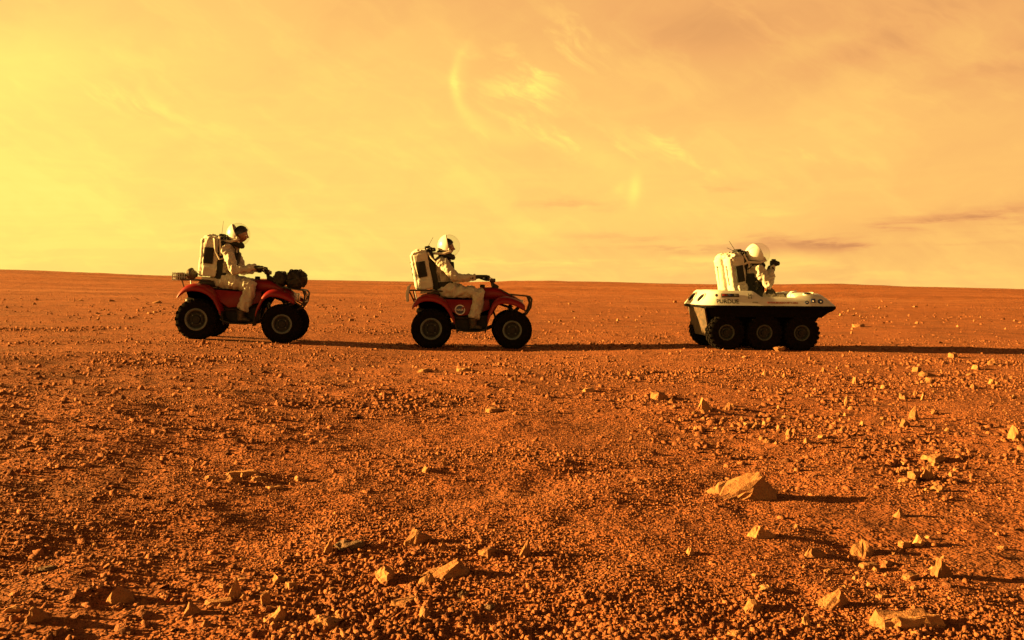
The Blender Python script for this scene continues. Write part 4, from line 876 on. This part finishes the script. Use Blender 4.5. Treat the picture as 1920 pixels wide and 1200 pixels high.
def set_rocks():
    g1 = ground([q[0] for q in SPECS], [q[1] for q in SPECS])
    out = []
    for (px, py, w, h_, kind, label, group, dep, turn, material, cuts, rough, name), g in zip(SPECS, g1):
        dist = math.hypot(g[0], g[1]); k = dist / F; sx = w * k; sy = sx * max(dep, .9 if h_ > w else 0); look = math.sin(math.atan(CAM_H / dist))
        sz = max(.45 * h_, h_ - .75 * (sy / k) * look) * k * 1.24        # part of the height seen is the top face
        out.append((sx, sy, sz, g[0], g[1] + sy * .38))
    zz = terrain(np.array([q[3] for q in out]), np.array([q[4] for q in out]))
    for n_, ((px, py, w, h_, kind, label, group, dep, turn, material, cuts, rough, name), (sx, sy, sz, x, y), z) in enumerate(zip(SPECS, out, zz)):
        sd = 100 + n_ * 7; rz = turn if turn is not None else random.Random(sd).uniform(.30, .95)
        o = bpy.data.objects.new(name, rock_mesh(sd, sx, sy, sz, kind, rough, cuts)); COL.objects.link(o); o.data.materials.append(MATS[material])
        o.location = (x, y, z - sz * .18); o.rotation_euler = (0, 0, rz); tag(o, label, 'rock', group)
G = 'loose rocks on the plain'
for r_ in (
    # right foreground
    (1400, 936, 150, 52, 'wedge', 'largest rock, a pale wedge casting the longest shadow', .62, .22, 3),
    (1437, 1010, 66, 28, 'lean', 'flat-topped rock just below the largest wedge rock', .7, None, 2),
    (1690, 971, 46, 22, 'peak', 'small ridge-backed rock to the right of the long shadow of the largest rock', .7, None, 1),
    (1773, 1082, 56, 38, 'lean', 'smooth pale rock sloping down to the right near lower right corner', .6, .75, 2),
    (1706, 1176, 116, 30, 'slab', 'long pale slab lying at bottom right edge of the picture', .45, .12, 2),
    (1622, 1043, 58, 32, 'wedge', 'thin upright wedge of rock left of the smooth sloping pale rock', .6, None, 1),
    (1533, 1046, 54, 24, 'lean', 'low dark-sided rock between the flat-topped rock and thin upright wedge', .7, None, 1),
    (1697, 1028, 24, 16, 'block', 'smaller of the two pale stones beside the thin upright wedge', .8, None, 1),
    (1728, 1022, 36, 20, 'lean', 'larger of the two pale stones beside the thin upright wedge', .7, None, 1),
    (1418, 1146, 50, 26, 'lean', 'pale notched stone near bottom edge, left of the long twisted stone', .7, None, 2),
    (1566, 1140, 70, 32, 'wedge', 'long twisted stone rising to the right, above the long pale slab', .45, .25, 2),
    (1438, 1110, 34, 16, 'round', 'rounded stone above the pale notched stone', .8, None, 1),
    (1515, 1175, 26, 30, 'peak', 'small upright stone left of the long pale slab', .8, None, 1),
    (1380, 1196, 34, 22, 'round', 'rounded stone cut by the bottom edge below the pale notched stone', .8, None, 1),
    (1632, 1068, 34, 16, 'slab', 'flat stone just below the thin upright wedge', .7, None, 1),
    (1672, 1062, 34, 14, 'lean', 'flat tilted stone between thin upright wedge and smooth sloping rock', .7, None, 1),
    (1712, 1088, 32, 16, 'block', 'dark-topped stone left of the smooth sloping pale rock', .7, None, 1),
    (1297, 1040, 24, 16, 'lean', 'small stone in open gravel left of the flat-topped rock', .8, None, 1),
    # right mid-distance
    (1742, 900, 34, 36, 'peak', 'pointed stone on top of the rubble heap right of largest rock', .8, None, 2),
    (1716, 902, 24, 22, 'block', 'blocky stone at left foot of the pointed stone in rubble heap', .8, None, 1),
    (1700, 888, 28, 15, 'lean', 'low stone at left end of the rubble heap', .8, None, 1),
    (1756, 866, 40, 13, 'slab', 'flat slab behind the pointed stone of the rubble heap', .7, None, 1),
    (1762, 922, 28, 14, 'wedge', 'pale stone in front of the rubble heap', .8, None, 1),
    (1704, 905, 30, 10, 'slab', 'flat stone lying in front of the rubble heap', .8, None, 1),
    (1716, 787, 26, 27, 'peak', 'upright pale block above the rubble heap', .7, None, 1),
    (1700, 800, 28, 15, 'lean', 'low stone at foot of the upright pale block', .7, None, 1),
    (1912, 826, 32, 26, 'lean', 'blocky rock cut by the right edge of the picture', .8, None, 2),
    (1588, 762, 22, 20, 'peak', 'pointed stone midway between rover and upright pale block', .8, None, 1),
    (1323, 770, 34, 24, 'lean', 'dark-sided stone below the rover, left one of a pair', .7, None, 1),
    (1365, 770, 30, 16, 'peak', 'low broken stone below the rover, right one of a pair', .7, None, 1),
    (1238, 750, 34, 15, 'block', 'pale flat stone left of the dark-sided pair below rover', .7, None, 1),
    (1264, 756, 24, 11, 'lean', 'small stone touching the pale flat stone left of the pair', .7, None, 1),
    (1422, 803, 24, 14, 'lean', 'small tilted stone below and right of the pair under rover', .7, None, 1),
    (1608, 722, 24, 15, 'lean', 'dark-sided stone right of the rover, alone on smooth ground', .7, None, 1),
    (1744, 706, 40, 11, 'lean', 'flat leaning slab far right beyond the upright block', .7, None, 1),
    (1746, 718, 28, 11, 'lean', 'low stone in front of the flat leaning slab', .7, None, 1),
    (1866, 685, 24, 11, 'wedge', 'small wedge near right edge below the long vehicle shadow', .7, None, 1),
    (1463, 659, 28, 11, 'round', 'pale stone lying right in front of the rover wheels', .7, None, 1),
    (1520, 676, 12, 9, 'peak', 'little pale stone below the front wheel of rover', .8, None, 1),
    (1437, 706, 18, 11, 'lean', 'small stone below the middle wheel of rover', .8, None, 1),
    (1443, 829, 22, 8, 'lean', 'little dark stone above the largest rock', .8, None, 1),
    (1390, 862, 16, 12, 'peak', 'knobbly little stone just behind the largest rock', .8, None, 1),
    (1695, 748, 16, 11, 'block', 'left of two small stones above the upright pale block', .8, None, 1),
    (1731, 750, 12, 14, 'peak', 'right of two small stones above the upright pale block', .8, None, 1),
    (1612, 613, 22, 6, 'slab', 'low distant rock on the plain right of the rover', .7, None, 0),
    (1266, 566, 9, 6, 'round', 'tiny dark distant rock left of the rover deck', .8, None, 0),
    # centre
    (786, 1020, 60, 34, 'lean', 'bright faceted rock, topmost of the centre foreground cluster', .75, .7, 2),
    (828, 1034, 26, 22, 'peak', 'small dark-faced stone touching the bright faceted rock', .8, None, 1),
    (985, 1044, 38, 36, 'peak', 'lone pointed rock with a long shadow, right of centre cluster', .8, .8, 2),
    (916, 1042, 32, 15, 'slab', 'flat stone between bright faceted rock and lone pointed rock', .7, None, 1),
    (720, 1094, 52, 38, 'round', 'round pale rock at left of the centre foreground cluster', .9, None, 2),
    (830, 1086, 112, 38, 'wedge', 'long low rock in middle of the centre foreground cluster', .5, .25, 2),
    (797, 1096, 42, 26, 'peak', 'triangular stone leaning on front of the long low rock', .6, None, 1),
    (763, 1133, 54, 15, 'slab', 'thin flat slab below the round pale rock', .6, None, 1),
    (797, 1157, 34, 28, 'lean', 'tilted angular stone below the thin flat slab', .7, None, 1),
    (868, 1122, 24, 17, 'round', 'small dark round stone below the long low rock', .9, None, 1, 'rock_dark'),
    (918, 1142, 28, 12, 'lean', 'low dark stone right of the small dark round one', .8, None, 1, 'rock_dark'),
    (832, 873, 12, 18, 'peak', 'thin upright stone alone in middle of the gravel plain', .8, None, 1),
    (800, 885, 22, 11, 'lean', 'small low stone left of the thin upright stone', .8, None, 1),
    (870, 696, 26, 8, 'slab', 'flat stone below the front wheel of middle quad bike', .7, None, 1),
    (798, 698, 32, 7, 'slab', 'longer flat stone below the rear wheel of middle quad bike', .6, None, 1),
    (925, 773, 32, 10, 'slab', 'flat slab with dark shadow in open ground below middle quad bike', .6, None, 1),
    (965, 715, 14, 11, 'peak', 'small upright stone below and right of middle quad bike', .8, None, 1),
    (788, 669, 7, 10, 'peak', 'tiny upright stone just in front of rear wheel of middle quad bike', .8, None, 0),
    (1182, 704, 14, 9, 'lean', 'small stone left of the rover below the long shadow', .8, None, 0),
    (1105, 735, 22, 7, 'slab', 'thin flat stone in open ground between middle quad bike and rover', .7, None, 0),
    # left
    (225, 1131, 54, 34, 'lean', 'pale sloping rock at lower left, beside a small flat stone', .6, .7, 2),
    (271, 1133, 26, 14, 'lean', 'small flat stone right of the pale sloping rock', .8, None, 1),
    (62, 1166, 42, 32, 'lean', 'two-faced rock, lit left and black right, in lower left corner', .8, .8, 2),
    (356, 1153, 36, 27, 'lean', 'sunlit angular rock at bottom left of centre', .8, None, 1),
    (438, 1124, 42, 42, 'peak', 'tall split triangular rock left of the foreground centre', .55, .9, 2),
    (496, 1134, 20, 30, 'block', 'narrow upright stone right of the tall triangular rock', .8, None, 1),
    (512, 1166, 46, 28, 'wedge', 'tilted slab below the narrow upright stone', .6, .4, 1),
    (608, 1182, 70, 34, 'round', 'dusty crumbling lump at bottom edge left of the centre cluster', .9, None, 3),
    (408, 1135, 48, 15, 'slab', 'low slab just left of the tall triangular rock', .7, None, 1),
    (613, 1038, 28, 28, 'peak', 'pale pointed stone beside a dark rock at upper left of centre cluster', .7, None, 1),
    (655, 1034, 64, 24, 'round', 'dark rock between pale pointed stone and bright faceted rock', .8, None, 2, 'rock_dark'),  # built in the darker stone colour
    (522, 1092, 30, 18, 'lean', 'left of two angular stones above the narrow upright stone', .8, None, 1),
    (546, 1106, 22, 19, 'block', 'right of two angular stones above the narrow upright stone', .8, None, 1),
    (629, 1092, 16, 15, 'peak', 'small bright stone left of the round pale rock', .8, None, 1),
    (680, 1100, 20, 12, 'lean', 'low stone tucked against left side of the round pale rock', .8, None, 1),
    (450, 892, 54, 12, 'slab', 'flat pale slab in the stone scatter at left middle', .6, None, 1),
    (436, 904, 30, 17, 'lean', 'dark-sided stone in front of the flat pale slab', .7, None, 1),
    (395, 899, 32, 9, 'lean', 'low dark stone left of the flat pale slab', .7, None, 1),
    (362, 884, 16, 9, 'lean', 'small stone at left end of the scatter at left middle', .8, None, 1),
    (486, 901, 28, 9, 'slab', 'thin bright sliver of stone right of the flat pale slab', .5, None, 1),
    (560, 901, 24, 10, 'lean', 'small stone at right end of the scatter at left middle', .8, None, 1),
    (511, 917, 28, 8, 'slab', 'flat stone in front of the scatter at left middle', .7, None, 1),
    (63, 1076, 14, 17, 'peak', 'small upright stone near left edge, above the two-faced rock', .8, None, 1),
    (80, 1072, 44, 14, 'round', 'dark hump added as cast shadow of the small upright stone near left edge', .8, None, 1, 'rock_dark'),  # dark lump added where the upright stone's shadow falls
    (172, 1025, 22, 9, 'peak', 'little pale stone alone in the left foreground gravel', .8, None, 1),
    (195, 837, 9, 7, 'round', 'tiny very pale pebble alone at left middle', .9, None, 0),
    (20, 1150, 30, 14, 'round', 'dusty stone cut off near the left edge, bottom corner', .8, None, 1),
    (292, 569, 24, 5, 'wedge', 'long thin far stone below horizon left of last quad bike', .4, None, 0),
    (208, 566, 13, 4, 'lean', 'low far stone left of the long thin far stone', .7, None, 0),
    (150, 564, 11, 3, 'lean', 'faint far stone nearest the left edge on the far plain', .7, None, 0),
    (316, 678, 14, 6, 'slab', 'small pale stone below the rear wheel of last quad bike', .8, None, 0),
    (363, 684, 12, 6, 'lean', 'small reddish stone right of the small pale one below last quad bike', .8, None, 0),
):
    px, py, w, h_, kd, lb, dep, tn_, cuts = r_[:9]
    rock(px, py, w, h_, kd, lb, G, dep, tn_, r_[9] if len(r_) > 9 else 'rock', cuts + 1 if cuts else 0, .075)
# smaller stones that nothing tells apart, patch by patch
rng = random.Random(77); STONES = []
KINDS = ('lean', 'slab', 'peak', 'lean', 'round')
for (n, cx, cy, sx_, sy_, w0, w1, lb, gr) in (
        (26, 1375, 800, 110, 26, 8, 18, 'small broken stone in rubble strewn just above the largest rock', 'rubble above the largest rock'),
        (22, 1545, 790, 110, 30, 7, 16, 'small stone in rubble between upright pale block and largest rock', 'rubble left of the upright block'),
        (18, 1730, 890, 70, 26, 8, 16, 'small stone in the heap around the pointed stone', 'rubble of the heap'),
        (26, 1640, 1080, 150, 60, 9, 22, 'small stone scattered among the lower right rocks', 'small stones at lower right'),
        (20, 500, 1110, 110, 50, 9, 22, 'small stone scattered among the lower left rocks', 'small stones at lower left'),
        (14, 790, 1090, 100, 55, 8, 18, 'small stone scattered within the centre foreground cluster', 'small stones in the centre cluster'),
        (16, 1500, 700, 260, 28, 6, 14, 'small stone on the ground in front of the rover', 'small stones in front of the rover'),
        (18, 1800, 740, 110, 55, 8, 18, 'small stone scattered on right side below the long shadow', 'small stones at right'),
        (10, 460, 900, 80, 14, 7, 14, 'small stone in the scatter at left middle', 'small stones at left middle'),
        (30, 250, 585, 240, 22, 4, 9, 'small stone on the far plain left of last quad bike', 'far stones at left'),
        (30, 1650, 595, 240, 24, 4, 9, 'small stone on the far plain right of the rover', 'far stones at right'),
        (16, 670, 590, 80, 28, 4, 8, 'small stone on the far plain between the two quad bikes', 'far stones between the bikes'),
        (16, 1140, 605, 110, 26, 4, 8, 'small stone on the far plain between middle quad bike and rover', 'far stones before the rover')):
    for k in range(n):
        px = min(1905, max(12, rng.gauss(cx, sx_ * .6))); py = min(1190, max(560, rng.gauss(cy, sy_ * .6))); w = rng.uniform(w0, w1) ** 1.0
        STONES.append((px, py, w, gr, w * rng.uniform(.35, .75), rng.choice(KINDS)))
SHORT = ((1402, 920, 'largest wedge rock'), (1437, 1000, 'flat-topped rock below the largest rock'), (1773, 1070, 'smooth sloping pale rock at lower right'), (1706, 1165, 'long pale slab at bottom right'),
         (1622, 1035, 'thin upright wedge at lower right'), (1418, 1136, 'pale notched stone at bottom'), (1742, 888, 'pointed stone of the rubble heap'), (1716, 776, 'upright pale block'), (1909, 815, 'blocky rock at right edge'),
         (1588, 755, 'pointed stone below the rover front'), (1345, 762, 'dark-sided pair below the rover'), (1238, 745, 'pale flat stone below the rover'), (1608, 716, 'lone dark-sided stone right of rover'), (1744, 702, 'flat leaning slab at far right'),
         (786, 1006, 'bright faceted rock in the centre'), (985, 1030, 'lone pointed rock'), (720, 1078, 'round pale rock in the centre'), (830, 1072, 'long low rock in the centre'), (225, 1118, 'pale sloping rock at lower left'),
         (438, 1106, 'tall triangular rock'), (608, 1168, 'dusty crumbling lump'), (450, 888, 'flat pale slab at left middle'), (1434, 645, 'rover'), (885, 640, 'middle quad bike'), (446, 628, 'last quad bike'), (292, 567, 'long thin far stone'), (1612, 611, 'low distant rock right of rover'))
bucket = {}
for st in STONES:
    ax_, ay_, nm = min(SHORT, key=lambda q: math.hypot(q[0] - st[0], (q[1] - st[1]) * 1.6)); dx_, dy_ = st[0] - ax_, (st[1] - ay_) * 1.6
    way = ('right of' if dx_ > 0 else 'left of') if abs(dx_) > abs(dy_) else ('in front of' if dy_ > 0 else 'behind')
    bucket.setdefault((nm, way), []).append((math.hypot(dx_, dy_), st))
ORD = ('nearest', 'second nearest', 'third nearest', 'fourth nearest', 'fifth nearest', 'sixth nearest', 'seventh nearest', 'eighth nearest', 'ninth nearest', 'tenth nearest', 'eleventh nearest', 'twelfth nearest', 'thirteenth nearest', 'fourteenth nearest', 'fifteenth nearest', 'sixteenth nearest', 'seventeenth nearest', 'eighteenth nearest')
for (nm, way), lst in bucket.items():
    lst.sort(key=lambda q: q[0])
    for k, (_, st) in enumerate(lst):
        lb = f'{ORD[k]} small stone {way} the {nm}' if k < len(ORD) else f'one of the small stones farther out {way} the {nm}'
        rock(st[0], st[1], st[2], st[4], st[5], lb, st[3], .8, None, 'rock', 1, .09, 'stone')
set_rocks()
# ------------------------------------------------------------------ gravel that nobody could count
rs = np.random.RandomState(4)
def chips(name, label, x, y, s, hfac):
    """angular chips of size s lying at x, y, all in one mesh"""
    n = len(x)
    base = np.array([[-.5, -.5, -.35], [.5, -.5, -.35], [.5, .5, -.35], [-.5, .5, -.35], [-.30, -.30, .5], [.30, -.30, .5], [.30, .30, .5], [-.30, .30, .5]])
    v = base[None] + (rs.rand(n, 8, 3) - .5) * np.array([.5, .5, .6]); v[:, :, 0] *= rs.uniform(.6, 1.6, (n, 1)); v[:, :, 2] *= rs.uniform(.4, 1.15, (n, 1)) * hfac
    an = rs.rand(n) * 6.283; c, sn = np.cos(an), np.sin(an)
    vx = v[:, :, 0] * c[:, None] - v[:, :, 1] * sn[:, None]; vy = v[:, :, 0] * sn[:, None] + v[:, :, 1] * c[:, None]
    vz = v[:, :, 2] + vx * rs.normal(0, .32, (n, 1)) + vy * rs.normal(0, .32, (n, 1))
    co = np.stack([vx * s[:, None] + x[:, None], vy * s[:, None] + y[:, None], vz * s[:, None] + (terrain(x, y) + s * .06)[:, None]], -1).reshape(-1, 3)
    fb = np.array([[4, 5, 6, 7], [0, 1, 5, 4], [1, 2, 6, 5], [2, 3, 7, 6], [3, 0, 4, 7]]); f = (fb[None] + (np.arange(n) * 8)[:, None, None]).reshape(-1, 4)
    me = np_mesh(name, co, f); at = me.attributes.new('tint', 'FLOAT', 'POINT'); at.data.foreach_set('value', np.repeat(rs.rand(n), 8).astype(np.float32))
    me.materials.append(MATS['gravel']); o = bpy.data.objects.new(name, me); COL.objects.link(o); tag(o, label, 'gravel', None, 'stuff'); return o
def spread(n, r0, r1, clump, seed, pr):
    u = rs.rand(n * 4); rr = r0 * (r1 / r0) ** (u ** pr); aa = (rs.rand(n * 4) * 2 - 1) * np.minimum(R_(33) + .9 / rr, 1.2)
    x, y = rr * np.sin(aa), rr * np.cos(aa)
    d = fbm(x * .5, y * .5, seed=seed, oct=4) + .5 * fbm(x * 2.1, y * 2.1, seed=seed + 7, oct=2)
    keep = rs.rand(len(x)) < np.clip(.5 + clump * d, .03, 1)
    keep &= rs.rand(len(x)) < 1 - .7 * np.exp(-((y - 14.2 - .5 * fbm(x * .4, y * .4, seed=9, oct=2)) / .9) ** 2)
    return x[keep][:n], y[keep][:n], rr[keep][:n]
x, y, rr = spread(145000, 2.2, 20, .6, 61, 1.3)
big_ = np.clip(.55 + .9 * fbm(x * .8, y * .8, seed=66, oct=3), .15, 1.3)        # grit here, pebbles there
sz = (.0044 + .0180 * rs.rand(len(x)) ** 3.2 * big_ + .0025 * rs.rand(len(x))) * np.clip(rr / 4.2, .75, 9) ** .45
chips('gravel', 'fine orange grit covering the ground from foreground to convoy', x, y, sz, .95)
x, y, rr = spread(9000, 2.2, 18, 1.5, 71, 1.3)
chips('gravel', 'coarser orange chips strewn over the foreground in patches', x, y, (.011 + .024 * rs.rand(len(x)) ** 3) * np.clip(rr / 5, .8, 1.3), .7)
x, y, rr = spread(15000, 9, 100, 1.4, 81, .9)
chips('gravel', 'loose pebbles thinning out towards the far plain', x, y, (.008 + .036 * rs.rand(len(x)) ** 4) * np.clip(rr / 20, .8, 1.8), .55)
PX, PY, PW = [], [], []
for (cx, cy, sx_, sy_, n, w0, w1) in ((1300, 790, 60, 18, 150, 3, 11), (1390, 800, 70, 16, 180, 3, 12), (1470, 785, 60, 18, 110, 3, 10), (1560, 800, 70, 20, 130, 3, 10), (1730, 885, 45, 22, 160, 3, 12), (1640, 1070, 110, 50, 160, 4, 12),
                                     (540, 1095, 90, 40, 150, 4, 12), (800, 1080, 90, 45, 130, 4, 12), (455, 895, 60, 12, 60, 3, 9), (1800, 710, 90, 30, 110, 2, 8), (1500, 690, 170, 18, 110, 2, 7), (1260, 750, 40, 10, 50, 2, 8),
                                     (620, 590, 40, 10, 60, 2, 5), (240, 590, 110, 10, 140, 2, 5), (700, 600, 60, 16, 70, 2, 5), (850, 693, 60, 5, 40, 2, 7), (1700, 600, 150, 18, 110, 2, 5), (1100, 590, 120, 18, 90, 2, 4)):
    PX.append(rs.normal(cx, sx_, n)); PY.append(np.clip(rs.normal(cy, sy_, n), 556, 1199)); PW.append(w0 + (w1 - w0) * rs.rand(n) ** 2.2)
PX, PY, PW = map(np.concatenate, (PX, PY, PW)); g_ = ground(PX, PY)
chips('gravel', 'broken orange rubble gathered round the larger rocks', g_[:, 0], g_[:, 1], PW * np.hypot(g_[:, 0], g_[:, 1]) / F, .75)
